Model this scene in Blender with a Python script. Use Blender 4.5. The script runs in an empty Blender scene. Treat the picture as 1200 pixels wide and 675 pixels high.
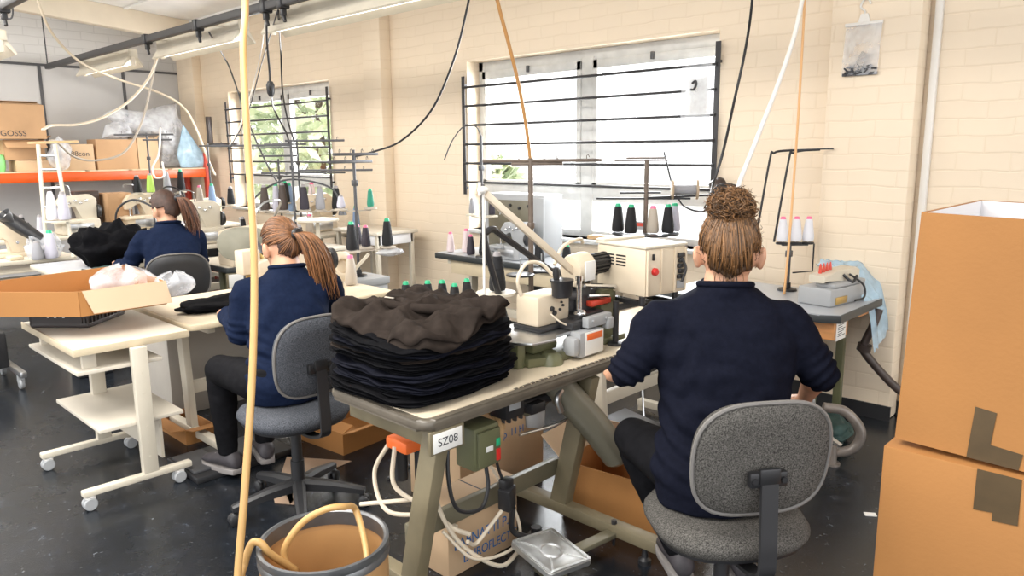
import bpy, bmesh, math, random
from mathutils import Vector, Matrix, Quaternion, noise
rnd = random.Random(7)
PI = math.pi
S = bpy.context.scene
COL = S.collection
V = Vector

# ------------------------------------------------------------------ camera, sky, exposure
cd = bpy.data.cameras.new('camera'); cam = bpy.data.objects.new('camera', cd); COL.objects.link(cam)
S.camera = cam
cd.sensor_width = 36.0; cd.lens = 26.4; cd.clip_start = 0.05; cd.clip_end = 200
def aim(ob, loc, yaw, pitch, roll):
    f = V((-math.cos(yaw)*math.cos(pitch), math.sin(yaw)*math.cos(pitch), -math.sin(pitch)))
    r0 = f.cross(V((0, 0, 1))).normalized(); u0 = r0.cross(f)
    r = math.cos(roll)*r0 - math.sin(roll)*u0; u = math.cos(roll)*u0 + math.sin(roll)*r0
    m = Matrix((r, u, -f)).transposed().to_4x4(); m.translation = loc
    ob.matrix_world = m
aim(cam, V((0, 0, 1.62)), math.radians(46.0), math.radians(10.4), math.radians(0.5))

w = bpy.data.worlds.new('sky'); S.world = w; w.use_nodes = True
bg = w.node_tree.nodes['Background']
bg.inputs['Color'].default_value = (0.98, 0.99, 1.0, 1); bg.inputs['Strength'].default_value = 1.35
S.view_settings.view_transform = 'Standard'; S.view_settings.look = 'None'
S.view_settings.gamma = 1.0; S.view_settings.use_curve_mapping = False
S.view_settings.exposure = 1.05
def area_lamp(name, loc, rot, sx, sy, watts, col=(1, .97, .92)):
    l = bpy.data.lights.new(name, 'AREA'); l.shape = 'RECTANGLE'; l.size = sx; l.size_y = sy; l.energy = watts; l.color = col
    o = bpy.data.objects.new(name, l); COL.objects.link(o); o.location = loc; o.rotation_euler = rot
    return o
# daylight falling in through the two windows (lamps stand outside the panes)
area_lamp('window_daylight', (-3.9, 5.35, 1.9), (math.radians(90), 0, math.radians(180)), 2.4, 1.5, 130, (.95, .98, 1)).rotation_euler = (math.radians(-78), 0, 0)
area_lamp('window_daylight', (-8.7, 5.35, 1.9), (math.radians(-78), 0, 0), 2.4, 1.5, 120, (1, 1, 1))
# added fill lamps under the ceiling, out of view and without fixtures
for rx in (-9.0, -5.5, -2.0):
    area_lamp('ceiling_fill', (rx, 0.2, 3.45), (0, 0, 0), 2.2, 1.6, 90, (1, .96, .9))

# ------------------------------------------------------------------ materials
MATS = {}
def mat(name, col, rough=0.5, metal=0.0, ns=0, na=0.0, bump=0.0, bs=None, coat=0.0, trans=0.0, emit=None, island=0.0, sheen=0.0, stretch=None, spec=None):
    if name in MATS: return MATS[name]
    m = bpy.data.materials.new(name); m.use_nodes = True; MATS[name] = m
    nt = m.node_tree; b = nt.nodes['Principled BSDF']
    c4 = (*col, 1)
    b.inputs['Base Color'].default_value = c4; b.inputs['Roughness'].default_value = rough; b.inputs['Metallic'].default_value = metal
    if spec is not None: b.inputs['Specular IOR Level'].default_value = spec
    if coat: b.inputs['Coat Weight'].default_value = coat
    if sheen: b.inputs['Sheen Weight'].default_value = sheen
    if trans: b.inputs['Transmission Weight'].default_value = trans
    if emit:
        b.inputs['Emission Color'].default_value = (*emit[:3], 1); b.inputs['Emission Strength'].default_value = emit[3]
    if ns or bump or island:
        tc = nt.nodes.new('ShaderNodeTexCoord'); src = tc.outputs['Object']
        if stretch:
            mp = nt.nodes.new('ShaderNodeMapping'); mp.inputs['Scale'].default_value = stretch
            nt.links.new(src, mp.inputs['Vector']); src = mp.outputs['Vector']
    if ns:
        n = nt.nodes.new('ShaderNodeTexNoise'); n.inputs['Scale'].default_value = ns; n.inputs['Detail'].default_value = 5
        nt.links.new(src, n.inputs['Vector'])
        r = nt.nodes.new('ShaderNodeValToRGB')
        r.color_ramp.elements[0].position = 0.3; r.color_ramp.elements[1].position = 0.7
        r.color_ramp.elements[0].color = (*[max(0, x*(1-na)) for x in col], 1)
        r.color_ramp.elements[1].color = (*[min(1, x*(1+na)) for x in col], 1)
        nt.links.new(n.outputs['Fac'], r.inputs['Fac']); nt.links.new(r.outputs['Color'], b.inputs['Base Color'])
        last = r.outputs['Color']
    else: last = None
    if island:
        g = nt.nodes.new('ShaderNodeNewGeometry'); mx = nt.nodes.new('ShaderNodeMix'); mx.data_type = 'RGBA'
        mx.inputs['A'].default_value = (*[x*(1-island) for x in col], 1); mx.inputs['B'].default_value = (*[min(1, x*(1+island)) for x in col], 1)
        nt.links.new(g.outputs['Random Per Island'], mx.inputs['Factor']); nt.links.new(mx.outputs['Result'], b.inputs['Base Color'])
    if bump:
        n2 = nt.nodes.new('ShaderNodeTexNoise'); n2.inputs['Scale'].default_value = bs or 60; n2.inputs['Detail'].default_value = 4
        nt.links.new(src, n2.inputs['Vector'])
        bp = nt.nodes.new('ShaderNodeBump'); bp.inputs['Strength'].default_value = bump; bp.inputs['Distance'].default_value = 0.01
        nt.links.new(n2.outputs['Fac'], bp.inputs['Height']); nt.links.new(bp.outputs['Normal'], b.inputs['Normal'])
    return m

def brick_mat(name, col, mortar, bw, bh, ms, bumpd=0.3):
    m = bpy.data.materials.new(name); m.use_nodes = True; MATS[name] = m
    nt = m.node_tree; b = nt.nodes['Principled BSDF']; b.inputs['Roughness'].default_value = 0.55
    tc = nt.nodes.new('ShaderNodeTexCoord'); sp = nt.nodes.new('ShaderNodeSeparateXYZ'); cb = nt.nodes.new('ShaderNodeCombineXYZ')
    ad = nt.nodes.new('ShaderNodeMath'); ad.operation = 'ADD'
    nt.links.new(tc.outputs['Object'], sp.inputs[0])
    nt.links.new(sp.outputs['X'], ad.inputs[0]); nt.links.new(sp.outputs['Y'], ad.inputs[1])
    nt.links.new(ad.outputs[0], cb.inputs['X']); nt.links.new(sp.outputs['Z'], cb.inputs['Y'])
    nz = nt.nodes.new('ShaderNodeTexNoise'); nz.inputs['Scale'].default_value = 4.5; nt.links.new(tc.outputs['Object'], nz.inputs['Vector'])
    vm = nt.nodes.new('ShaderNodeVectorMath'); vm.operation = 'MULTIPLY_ADD'
    vm.inputs[1].default_value = (0.035, 0.035, 0.035); nt.links.new(nz.outputs['Color'], vm.inputs[0]); nt.links.new(cb.outputs[0], vm.inputs[2])
    br = nt.nodes.new('ShaderNodeTexBrick'); br.inputs['Scale'].default_value = 1.0
    br.inputs['Brick Width'].default_value = bw; br.inputs['Row Height'].default_value = bh
    br.inputs['Mortar Size'].default_value = ms; br.inputs['Mortar Smooth'].default_value = 0.6
    br.inputs['Color1'].default_value = (*col, 1); br.inputs['Color2'].default_value = (*[c*0.975 for c in col], 1); br.inputs['Mortar'].default_value = (*mortar, 1)
    nt.links.new(vm.outputs[0], br.inputs['Vector'])
    n = nt.nodes.new('ShaderNodeTexNoise'); n.inputs['Scale'].default_value = 2.2; n.inputs['Detail'].default_value = 6
    nt.links.new(tc.outputs['Object'], n.inputs['Vector'])
    mx = nt.nodes.new('ShaderNodeMix'); mx.data_type = 'RGBA'; mx.blend_type = 'MULTIPLY'; mx.inputs['Factor'].default_value = 0.07
    nt.links.new(br.outputs['Color'], mx.inputs['A']); nt.links.new(n.outputs['Color'], mx.inputs['B'])
    hs = nt.nodes.new('ShaderNodeHueSaturation'); hs.inputs['Saturation'].default_value = 0.0; nt.links.new(n.outputs['Color'], hs.inputs['Color'])
    nt.links.new(hs.outputs['Color'], mx.inputs['B'])
    nt.links.new(mx.outputs['Result'], b.inputs['Base Color'])
    bp = nt.nodes.new('ShaderNodeBump'); bp.inputs['Strength'].default_value = bumpd; bp.inputs['Distance'].default_value = 0.006; bp.invert = True
    nt.links.new(br.outputs['Fac'], bp.inputs['Height']); nt.links.new(bp.outputs['Normal'], b.inputs['Normal'])
    return m

def floor_mat():
    m = bpy.data.materials.new('floor_paint'); m.use_nodes = True
    nt = m.node_tree; b = nt.nodes['Principled BSDF']
    tc = nt.nodes.new('ShaderNodeTexCoord')
    n = nt.nodes.new('ShaderNodeTexNoise'); n.inputs['Scale'].default_value = 1.7; n.inputs['Detail'].default_value = 8; n.inputs['Roughness'].default_value = 0.7
    n2 = nt.nodes.new('ShaderNodeTexNoise'); n2.inputs['Scale'].default_value = 9; n2.inputs['Detail'].default_value = 10; n2.inputs['Roughness'].default_value = 0.75
    nt.links.new(tc.outputs['Object'], n.inputs['Vector']); nt.links.new(tc.outputs['Object'], n2.inputs['Vector'])
    r = nt.nodes.new('ShaderNodeValToRGB')
    r.color_ramp.elements[0].position = 0.45; r.color_ramp.elements[0].color = (0.009, 0.011, 0.014, 1)
    r.color_ramp.elements[1].position = 0.74; r.color_ramp.elements[1].color = (0.085, 0.102, 0.13, 1)
    e = r.color_ramp.elements.new(0.6); e.color = (0.013, 0.016, 0.022, 1)
    nt.links.new(n2.outputs['Fac'], r.inputs['Fac'])
    n3 = nt.nodes.new('ShaderNodeTexNoise'); n3.inputs['Scale'].default_value = 38; n3.inputs['Detail'].default_value = 3; n3.inputs['Distortion'].default_value = 1.5
    nt.links.new(tc.outputs['Object'], n3.inputs['Vector'])
    r3 = nt.nodes.new('ShaderNodeMapRange'); r3.inputs['From Min'].default_value = .69; r3.inputs['From Max'].default_value = .76; r3.inputs['To Max'].default_value = .7
    nt.links.new(n3.outputs['Fac'], r3.inputs['Value'])
    mx = nt.nodes.new('ShaderNodeMix'); mx.data_type = 'RGBA'; mx.inputs['B'].default_value = (.26, .28, .31, 1)
    nt.links.new(r3.outputs['Result'], mx.inputs['Factor']); nt.links.new(r.outputs['Color'], mx.inputs['A']); nt.links.new(mx.outputs['Result'], b.inputs['Base Color'])
    mr = nt.nodes.new('ShaderNodeMapRange'); mr.inputs['To Min'].default_value = 0.13; mr.inputs['To Max'].default_value = 0.38
    nt.links.new(n.outputs['Fac'], mr.inputs['Value']); nt.links.new(mr.outputs['Result'], b.inputs['Roughness'])
    bp = nt.nodes.new('ShaderNodeBump'); bp.inputs['Strength'].default_value = 0.12; bp.inputs['Distance'].default_value = 0.01
    nt.links.new(n2.outputs['Fac'], bp.inputs['Height']); nt.links.new(bp.outputs['Normal'], b.inputs['Normal'])
    return m

def film_mat(name, col, alpha, rough=0.15):
    m = bpy.data.materials.new(name); m.use_nodes = True; MATS[name] = m
    nt = m.node_tree; b = nt.nodes['Principled BSDF']; b.inputs['Base Color'].default_value = (*col, 1); b.inputs['Roughness'].default_value = rough
    tc = nt.nodes.new('ShaderNodeTexCoord'); n = nt.nodes.new('ShaderNodeTexNoise'); n.inputs['Scale'].default_value = 9; n.inputs['Detail'].default_value = 4
    nt.links.new(tc.outputs['Object'], n.inputs['Vector'])
    mr = nt.nodes.new('ShaderNodeMapRange'); mr.inputs['From Min'].default_value = .3; mr.inputs['From Max'].default_value = .7
    mr.inputs['To Min'].default_value = max(0, alpha-.2); mr.inputs['To Max'].default_value = min(1, alpha+.2)
    nt.links.new(n.outputs['Fac'], mr.inputs['Value']); nt.links.new(mr.outputs['Result'], b.inputs['Alpha'])
    return m

def glass_mat():
    m = bpy.data.materials.new('window_glass'); m.use_nodes = True
    nt = m.node_tree; nt.nodes.clear()
    o = nt.nodes.new('ShaderNodeOutputMaterial'); t = nt.nodes.new('ShaderNodeBsdfTransparent'); g = nt.nodes.new('ShaderNodeBsdfGlossy')
    g.inputs['Roughness'].default_value = 0.03; mx = nt.nodes.new('ShaderNodeMixShader'); mx.inputs[0].default_value = 0.06
    nt.links.new(t.outputs[0], mx.inputs[1]); nt.links.new(g.outputs[0], mx.inputs[2]); nt.links.new(mx.outputs[0], o.inputs[0])
    return m

M_brick = brick_mat('painted_brick', (0.86, 0.72, 0.55), (0.82, 0.68, 0.51), 0.27, 0.094, 0.0065)
M_white_brick = brick_mat('white_painted_brick', (0.84, 0.82, 0.79), (0.74, 0.72, 0.69), 0.34, 0.108, 0.008)
M_floor = floor_mat(); M_glass = glass_mat()
M_ceil = mat('ceiling_board', (0.84, 0.83, 0.81), 0.7, ns=3, na=.05)
M_beam = mat('cream_paint', (0.72, 0.63, 0.50), 0.6, ns=3, na=.05)
M_panel = mat('grey_partition', (0.52, 0.51, 0.50), 0.55, ns=2, na=.04)
M_winframe = mat('window_frame_paint', (0.62, 0.62, 0.60), 0.5, ns=12, na=.08)
M_bar = mat('black_iron', (0.035, 0.034, 0.036), 0.5)
M_black = mat('black_plastic', (0.02, 0.02, 0.022), 0.42)
M_blackmetal = mat('black_metal', (0.03, 0.03, 0.032), 0.35, 0.5)
M_dark = mat('dark_grey_metal', (0.09, 0.09, 0.095), 0.45, 0.4)
M_steel = mat('steel', (0.55, 0.56, 0.57), 0.28, 0.95, ns=20, na=.1)
M_chrome = mat('chrome', (0.75, 0.76, 0.78), 0.12, 1.0)
M_alu = mat('cast_aluminium', (0.58, 0.58, 0.57), 0.4, 0.85, ns=25, na=.12)
M_cream = mat('cream_enamel', (0.66, 0.56, 0.42), 0.35, ns=6, na=.05)
M_creamlt = mat('pale_enamel', (0.62, 0.565, 0.46), 0.38, ns=6, na=.05)
M_greymach = mat('grey_enamel', (0.36, 0.37, 0.38), 0.4)
M_olive = mat('olive_enamel', (0.135, 0.138, 0.072), 0.35, ns=7, na=.12)
M_oliveg = mat('grey_olive_paint', (0.15, 0.135, 0.09), 0.4, ns=6, na=.12)
M_frametan = mat('worn_frame_paint', (0.185, 0.155, 0.095), 0.45, ns=7, na=.16)
M_top = mat('cream_laminate', (0.70, 0.60, 0.45), 0.35, ns=4, na=.06)
M_topedge = mat('worn_table_edge', (0.115, 0.098, 0.075), 0.38, ns=9, na=.25)
M_white = mat('white_laminate', (0.66, 0.60, 0.50), 0.4, ns=4, na=.05)
M_plwood = mat('bare_edge_board', (0.62, 0.52, 0.36), 0.5, ns=8, na=.1)
M_tablegrey = mat('grey_laminate', (0.42, 0.44, 0.47), 0.3, ns=5, na=.06)
M_tableteal = mat('dark_table_edge', (0.035, 0.04, 0.042), 0.4)
M_card = mat('cardboard', (0.37, 0.165, 0.046), 0.75, ns=2.5, na=.08, bump=.08, bs=90)
M_card2 = mat('pale_cardboard', (0.55, 0.38, 0.23), 0.75, ns=3, na=.1)
M_cardold = mat('aged_cardboard', (0.47, 0.285, 0.15), 0.75, ns=3, na=.1)
M_cardin = mat('cardboard_inside', (0.60, 0.44, 0.29), 0.8, ns=3, na=.06)
M_cardgrey = mat('greyed_cardboard', (0.36, 0.33, 0.29), 0.75, ns=3, na=.1)
M_whitecard = mat('white_cardboard', (0.8, 0.8, 0.82), 0.6)
M_tape = mat('brown_packing_tape', (0.085, 0.055, 0.025), 0.35, ns=15, na=.15)
M_drum = mat('fibre_drum', (0.46, 0.26, 0.11), 0.5, ns=4, na=.12)
M_drumin = mat('fibre_drum_inside', (0.50, 0.28, 0.11), 0.55, ns=4, na=.15)
M_hose = mat('yellowed_hose', (0.52, 0.31, 0.115), 0.4, ns=6, na=.08)
M_hosebrown = mat('orange_hose', (0.46, 0.23, 0.07), 0.4)
M_tubecream = mat('cream_tube', (0.72, 0.62, 0.48), 0.4)
M_tubewhite = mat('white_tube', (0.78, 0.75, 0.70), 0.4)
M_orangeline = mat('orange_line', (0.75, 0.42, 0.18), 0.5)
M_orange = mat('orange_beam_paint', (0.62, 0.085, 0.006), 0.35, ns=8, na=.08)
M_red = mat('red_plastic', (0.65, 0.03, 0.025), 0.35)
M_redpaint = mat('red_paint', (0.6, 0.06, 0.03), 0.4)
M_blue = mat('printed_blue', (0.02, 0.14, 0.40), 0.6)
M_ink = mat('printed_ink', (0.05, 0.05, 0.055), 0.6)
M_paper = mat('paper_label', (0.80, 0.79, 0.76), 0.6)
M_orlabel = mat('orange_sticker', (0.85, 0.16, 0.03), 0.5)
M_wood = mat('light_wood', (0.55, 0.35, 0.17), 0.5, ns=3, na=.2, stretch=(1, 8, 8))
M_woodorange = mat('orange_wood', (0.58, 0.27, 0.10), 0.5, ns=3, na=.2, stretch=(1, 8, 8))
M_tweed = mat('grey_tweed', (0.085, 0.08, 0.073), 0.95, ns=260, na=.75, bump=.35, bs=320, spec=.1)
M_tweedblue = mat('slate_tweed', (0.075, 0.08, 0.092), 0.95, ns=260, na=.6, bump=.3, bs=320, spec=.1)
M_piping = mat('grey_piping', (0.16, 0.15, 0.14), 0.7)
M_navy = mat('navy_knit', (0.0065, 0.0075, 0.0145), 0.85, ns=60, na=.15, bump=.12, bs=240, spec=.05)
M_navy2 = mat('navy_sweatshirt', (0.008, 0.0135, 0.034), 0.85, ns=60, na=.15, bump=.1, bs=240, spec=.05)
M_pants = mat('black_trouser_cloth', (0.009, 0.009, 0.0105), 0.75, ns=40, na=.2, bump=.1, bs=200, spec=.05)
M_skin = mat('skin', (0.60, 0.32, 0.20), 0.5, ns=14, na=.1)
M_lips = mat('lips', (0.45, 0.14, 0.11), 0.45)
M_eyew = mat('eye_white', (0.8, 0.78, 0.75), 0.2)
M_hair1 = mat('golden_brown_hair', (0.15, 0.072, 0.026), 0.42, island=.8)
M_hair1b = mat('brown_hair_base', (0.055, 0.027, 0.012), 0.6, ns=40, na=.4)
M_hair2 = mat('auburn_hair', (0.19, 0.082, 0.032), 0.4, island=.65)
M_hair2b = mat('auburn_hair_base', (0.055, 0.022, 0.011), 0.55, ns=40, na=.4)
M_hair3 = mat('dark_brown_hair', (0.12, 0.05, 0.026), 0.42, island=.6)
M_hair3b = mat('dark_brown_hair_base', (0.045, 0.02, 0.012), 0.6, ns=40, na=.4)
M_shoe = mat('dark_grey_shoe', (0.045, 0.04, 0.045), 0.6, ns=20, na=.3)
M_sole = mat('grey_rubber_sole', (0.25, 0.23, 0.22), 0.6)
M_jeans = mat('blue_denim', (0.13, 0.19, 0.26), 0.85, ns=50, na=.3)
M_garment = mat('black_jersey', (0.0045, 0.0045, 0.0055), 0.8, ns=30, na=.25, bump=.15, bs=260, spec=.05)
M_garmentnavy = mat('blue_black_jersey', (0.006, 0.0065, 0.011), 0.75, ns=30, na=.25, bump=.15, bs=260, spec=.05)
M_garmentbrown = mat('washed_black_jersey', (0.028, 0.0215, 0.018), 0.9, ns=24, na=.25, bump=.15, bs=260, spec=.05)
M_conedark = mat('charcoal_thread', (0.018, 0.018, 0.02), 0.6, bump=.5, bs=1, stretch=(2, 2, 260), spec=.25)
M_conegrey = mat('grey_thread', (0.30, 0.30, 0.32), 0.6, bump=.4, bs=1, stretch=(2, 2, 260))
M_conewhite = mat('white_thread', (0.72, 0.72, 0.76), 0.6, bump=.3, bs=1, stretch=(2, 2, 260))
M_conelilac = mat('lilac_thread', (0.50, 0.49, 0.57), 0.6, bump=.3, bs=1, stretch=(2, 2, 260))
M_coneblue = mat('pale_blue_thread', (0.22, 0.32, 0.50), 0.6, bump=.3, bs=1, stretch=(2, 2, 260))
M_conepink = mat('pink_thread', (0.72, 0.60, 0.60), 0.6, bump=.3, bs=1, stretch=(2, 2, 260))
M_conebrown = mat('brown_thread', (0.06, 0.042, 0.033), 0.6, bump=.4, bs=1, stretch=(2, 2, 260))
M_conepurple = mat('dark_purple_thread', (0.030, 0.024, 0.036), 0.6, bump=.4, bs=1, stretch=(2, 2, 260))
M_conebeige = mat('beige_thread', (0.46, 0.40, 0.33), 0.6, bump=.4, bs=1, stretch=(2, 2, 260))
M_conelime = mat('lime_thread', (0.45, 0.70, 0.12), 0.6, bump=.4, bs=1, stretch=(2, 2, 260))
M_conegreen = mat('green_thread', (0.02, 0.25, 0.16), 0.6, bump=.4, bs=1, stretch=(2, 2, 260))
M_tipgreen = mat('green_cone_tip', (0.02, 0.42, 0.20), 0.4)
M_tippink = mat('pink_cone_tip', (0.80, 0.16, 0.30), 0.4)
M_tipgrey = mat('grey_cone_tip', (0.3, 0.28, 0.28), 0.5)
M_film = film_mat('clear_plastic', (0.74, 0.76, 0.80), 0.36)
M_rim = mat('dull_steel_rim', (0.16, 0.165, 0.17), 0.35, 0.6, ns=12, na=.2)
M_reel = mat('tan_reel_flange', (0.42, 0.32, 0.22), 0.6)
M_pipetreadle = mat('treadle_pipe', (0.19, 0.165, 0.145), 0.4, 0.3, ns=10, na=.25)
M_filmw = film_mat('milky_plastic', (0.76, 0.78, 0.82), 0.45)
M_filmblue = film_mat('blue_plastic_sheet', (0.44, 0.62, 0.76), 0.75)
M_leaf = mat('leaf_green', (0.70, 0.86, 0.55), 0.6, island=.35)
M_trunk = mat('bark', (0.12, 0.08, 0.05), 0.9, ns=12, na=.3)
M_ground = mat('pale_paving', (0.5, 0.5, 0.47), 0.8, ns=2, na=.1)
M_yellow = mat('yellow_plastic', (0.85, 0.55, 0.03), 0.4)
M_goldcloth = mat('ochre_cloth', (0.36, 0.20, 0.07), 0.8, ns=14, na=.35)
M_teal = mat('dark_green_cloth', (0.02, 0.05, 0.045), 0.7, ns=14, na=.3)
M_olivecloth = mat('olive_vinyl', (0.22, 0.21, 0.16), 0.6, ns=8, na=.1)
M_tubelight = mat('fluorescent_tube', (0.9, 0.9, 0.9), 0.4, emit=(1, .97, .9, 2.2))
M_brass = mat('brass', (0.55, 0.38, 0.14), 0.35, 0.7)
M_pipe = mat('brown_black_pipe', (0.05, 0.035, 0.03), 0.35, ns=8, na=.2)
M_pipegrey = mat('worn_grey_pipe', (0.15, 0.115, 0.09), 0.4, 0.3, ns=10, na=.25)
M_greenpl = mat('green_plastic', (0.25, 0.65, 0.22), 0.45)
M_mesh = mat('black_crate_plastic', (0.028, 0.02, 0.018), 0.45)
M_gunmetal = mat('grey_olive_cylinder', (0.145, 0.135, 0.10), 0.35, ns=5, na=.08)
M_floorcard = mat('flattened_cardboard', (0.40, 0.27, 0.18), 0.8, ns=4, na=.15)

# ------------------------------------------------------------------ mesh helpers
def rotz(a): return Matrix.Rotation(a, 4, 'Z')
def euler(rx, ry, rz): return (Matrix.Rotation(rz, 4, 'Z') @ Matrix.Rotation(ry, 4, 'Y') @ Matrix.Rotation(rx, 4, 'X'))
def catmull(pts, n=6):
    P = [V(p) for p in pts]
    if len(P) < 3: return P
    Q = [P[0]*2-P[1]] + P + [P[-1]*2-P[-2]]
    out = []
    for i in range(1, len(Q)-2):
        a, b, c, d = Q[i-1], Q[i], Q[i+1], Q[i+2]
        for k in range(n):
            t = k/n
            out.append(0.5*((2*b)+(c-a)*t+(2*a-5*b+4*c-d)*t*t+(3*b-a-3*c+d)*t**3))
    out.append(P[-1]); return out

class MB:
    def __init__(s): s.bm = bmesh.new(); s.mi = 0
    def _new(s, faces):
        for f in faces: f.material_index = s.mi
    def hexa(s, c8, bev=0, seg=2):
        vs = [s.bm.verts.new(c) for c in c8]
        fs = [s.bm.faces.new([vs[i] for i in q]) for q in ((0, 3, 2, 1), (4, 5, 6, 7), (0, 1, 5, 4), (1, 2, 6, 5), (2, 3, 7, 6), (3, 0, 4, 7))]
        s._new(fs)
        if bev:
            es = list({e for f in fs for e in f.edges})
            r = bmesh.ops.bevel(s.bm, geom=es, offset=bev, segments=seg, affect='EDGES', profile=0.5)
            s._new(r['faces'])
        return s
    def box(s, x0, x1, y0, y1, z0, z1, bev=0, m=None, seg=2):
        c = [V((x0, y0, z0)), V((x1, y0, z0)), V((x1, y1, z0)), V((x0, y1, z0)), V((x0, y0, z1)), V((x1, y0, z1)), V((x1, y1, z1)), V((x0, y1, z1))]
        if m: c = [m @ p for p in c]
        return s.hexa(c, bev, seg)
    def cbox(s, c, size, bev=0, rot=None, seg=2):
        m = Matrix.Translation(c) @ (rot or Matrix())
        return s.box(-size[0]/2, size[0]/2, -size[1]/2, size[1]/2, -size[2]/2, size[2]/2, bev, m, seg)
    def bar(s, p, q, w, h, bev=0, up=(0, 0, 1)):
        p, q = V(p), V(q); d = (q-p).normalized(); up = V(up)
        if abs(d.dot(up)) > .98: up = V((1, 0, 0)) if abs(d.x) < .9 else V((0, 1, 0))
        a = d.cross(up).normalized()*w/2; b = a.cross(d).normalized()*h/2
        c = [p-a-b, p+a-b, q+a-b, q-a-b, p-a+b, p+a+b, q+a+b, q-a+b]
        return s.hexa(c, bev)
    def rings(s, rings, closed_caps=True, loop=True):
        vv = [[s.bm.verts.new(p) for p in r] for r in rings]; fs = []
        n = len(vv[0])
        for a, b in zip(vv, vv[1:]):
            for i in range(n if loop else n-1):
                j = (i+1) % n
                fs.append(s.bm.faces.new((a[i], a[j], b[j], b[i])))
        if closed_caps and loop:
            fs.append(s.bm.faces.new(list(reversed(vv[0])))); fs.append(s.bm.faces.new(vv[-1]))
        s._new(fs); return s
    def tube(s, pts, r, seg=8, smooth=0, caps=True):
        P = catmull(pts, smooth) if smooth else [V(p) for p in pts]
        n = len(P); R = r if isinstance(r, (list, tuple)) else None
        t0 = (P[1]-P[0]).normalized(); up = V((0, 0, 1)) if abs(t0.z) < .9 else V((1, 0, 0))
        nrm = t0.cross(up).normalized(); rings = []
        for i in range(n):
            t = (P[min(i+1, n-1)]-P[max(i-1, 0)])
            t = t.normalized() if t.length > 1e-9 else t0
            nrm = (nrm-t*nrm.dot(t)); nrm = nrm.normalized() if nrm.length > 1e-6 else t.orthogonal().normalized()
            b = t.cross(nrm)
            if R: f = i/(n-1)*(len(R)-1); k = min(int(f), len(R)-2); rr = R[k]+(R[k+1]-R[k])*(f-k)
            else: rr = r
            rings.append([P[i]+(nrm*math.cos(2*PI*j/seg)+b*math.sin(2*PI*j/seg))*rr for j in range(seg)])
        return s.rings(rings, caps)
    def cyl(s, p, q, r, r2=None, seg=16): return s.tube([p, q], [r, r if r2 is None else r2], seg)
    def lathe(s, prof, o=(0, 0, 0), axis=(0, 0, 1), seg=20, caps=True):
        o, ax = V(o), V(axis).normalized(); a = ax.orthogonal().normalized(); b = ax.cross(a)
        rings = [[o+ax*z+(a*math.cos(2*PI*j/seg)+b*math.sin(2*PI*j/seg))*max(r, 1e-4) for j in range(seg)] for r, z in prof]
        return s.rings(rings, caps)
    def ball(s, c, rad, m=None, u=14, v=10, axes=None):
        c = V(c); rx, ry, rz = (rad,)*3 if not isinstance(rad, (tuple, list)) else rad
        ax = axes or (V((1, 0, 0)), V((0, 1, 0)), V((0, 0, 1))); rings = []
        for i in range(v+1):
            th = PI*i/v; st = max(math.sin(th), 1e-3)
            rings.append([c+ax[0]*rx*st*math.cos(2*PI*j/u)+ax[1]*ry*st*math.sin(2*PI*j/u)-ax[2]*rz*math.cos(th) for j in range(u)])
        return s.rings(rings)
    def prism(s, poly, z0, z1, m=None, bev=0, seg=2):
        m = m or Matrix(); n = len(poly)
        a = [s.bm.verts.new(m @ V((x, y, z0))) for x, y in poly]; b = [s.bm.verts.new(m @ V((x, y, z1))) for x, y in poly]
        fs = [s.bm.faces.new(list(reversed(a))), s.bm.faces.new(b)]
        for i in range(n): j = (i+1) % n; fs.append(s.bm.faces.new((a[i], a[j], b[j], b[i])))
        s._new(fs)
        if bev:
            es = list(fs[0].edges)+list(fs[1].edges)
            r = bmesh.ops.bevel(s.bm, geom=es, offset=bev, segments=seg, affect='EDGES', profile=.5); s._new(r['faces'])
        return s
    def grid(s, fn, nu, nv):
        vv = [[s.bm.verts.new(fn(i/nu, j/nv)) for j in range(nv+1)] for i in range(nu+1)]
        s._new([s.bm.faces.new((vv[i][j], vv[i+1][j], vv[i+1][j+1], vv[i][j+1])) for i in range(nu) for j in range(nv)]); return s
    def shift(s, dx, dy, dz=0):
        for v in s.bm.verts: v.co += V((dx, dy, dz))
        return s
    def mesh(s, name, mats, angle=38, inv=None):
        bmesh.ops.recalc_face_normals(s.bm, faces=s.bm.faces)
        me = bpy.data.meshes.new(name); s.bm.to_mesh(me); s.bm.free()
        for m in (mats if isinstance(mats, (list, tuple)) else [mats]): me.materials.append(m)
        if inv is not None: me.transform(inv)
        me.shade_smooth()
        if angle: me.set_sharp_from_angle(angle=math.radians(angle))
        return me

def link(name, me, parent=None):
    o = bpy.data.objects.new(name, me); COL.objects.link(o)
    if parent is not None: o.parent = parent
    return o
def tag(o, label, cat, group=None):
    o['label'] = label; o['category'] = cat
    if group: o['group'] = group
    return o
def thing(name, label, cat, loc=(0, 0, 0), rz=0, group=None):
    o = bpy.data.objects.new(name, None); COL.objects.link(o); o.empty_display_size = .05
    o.location = loc; o.rotation_euler = (0, 0, rz); tag(o, label, cat, group)
    return o
def part(name, mb, mats, root, world=False, angle=38, label=None):
    """one part of a thing; world=True when the mesh was drawn in room coordinates"""
    inv = None
    if world:
        p = root if root.type == 'EMPTY' else root.parent
        m = Matrix.Translation(p.location) @ rotz(p.rotation_euler.z)
        inv = m.inverted()
    o = link(name, mb.mesh(name, mats, angle, inv), root)
    if label: o['label'] = label
    return o
def single(name, mb, mats, label, cat, base=None, group=None, angle=38):
    """a thing that is one mesh, origin at its base"""
    inv = Matrix.Translation(-V(base)) if base is not None else None
    o = link(name, mb.mesh(name, mats, angle, inv))
    if base is not None: o.location = base
    return tag(o, label, cat, group)
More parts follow.
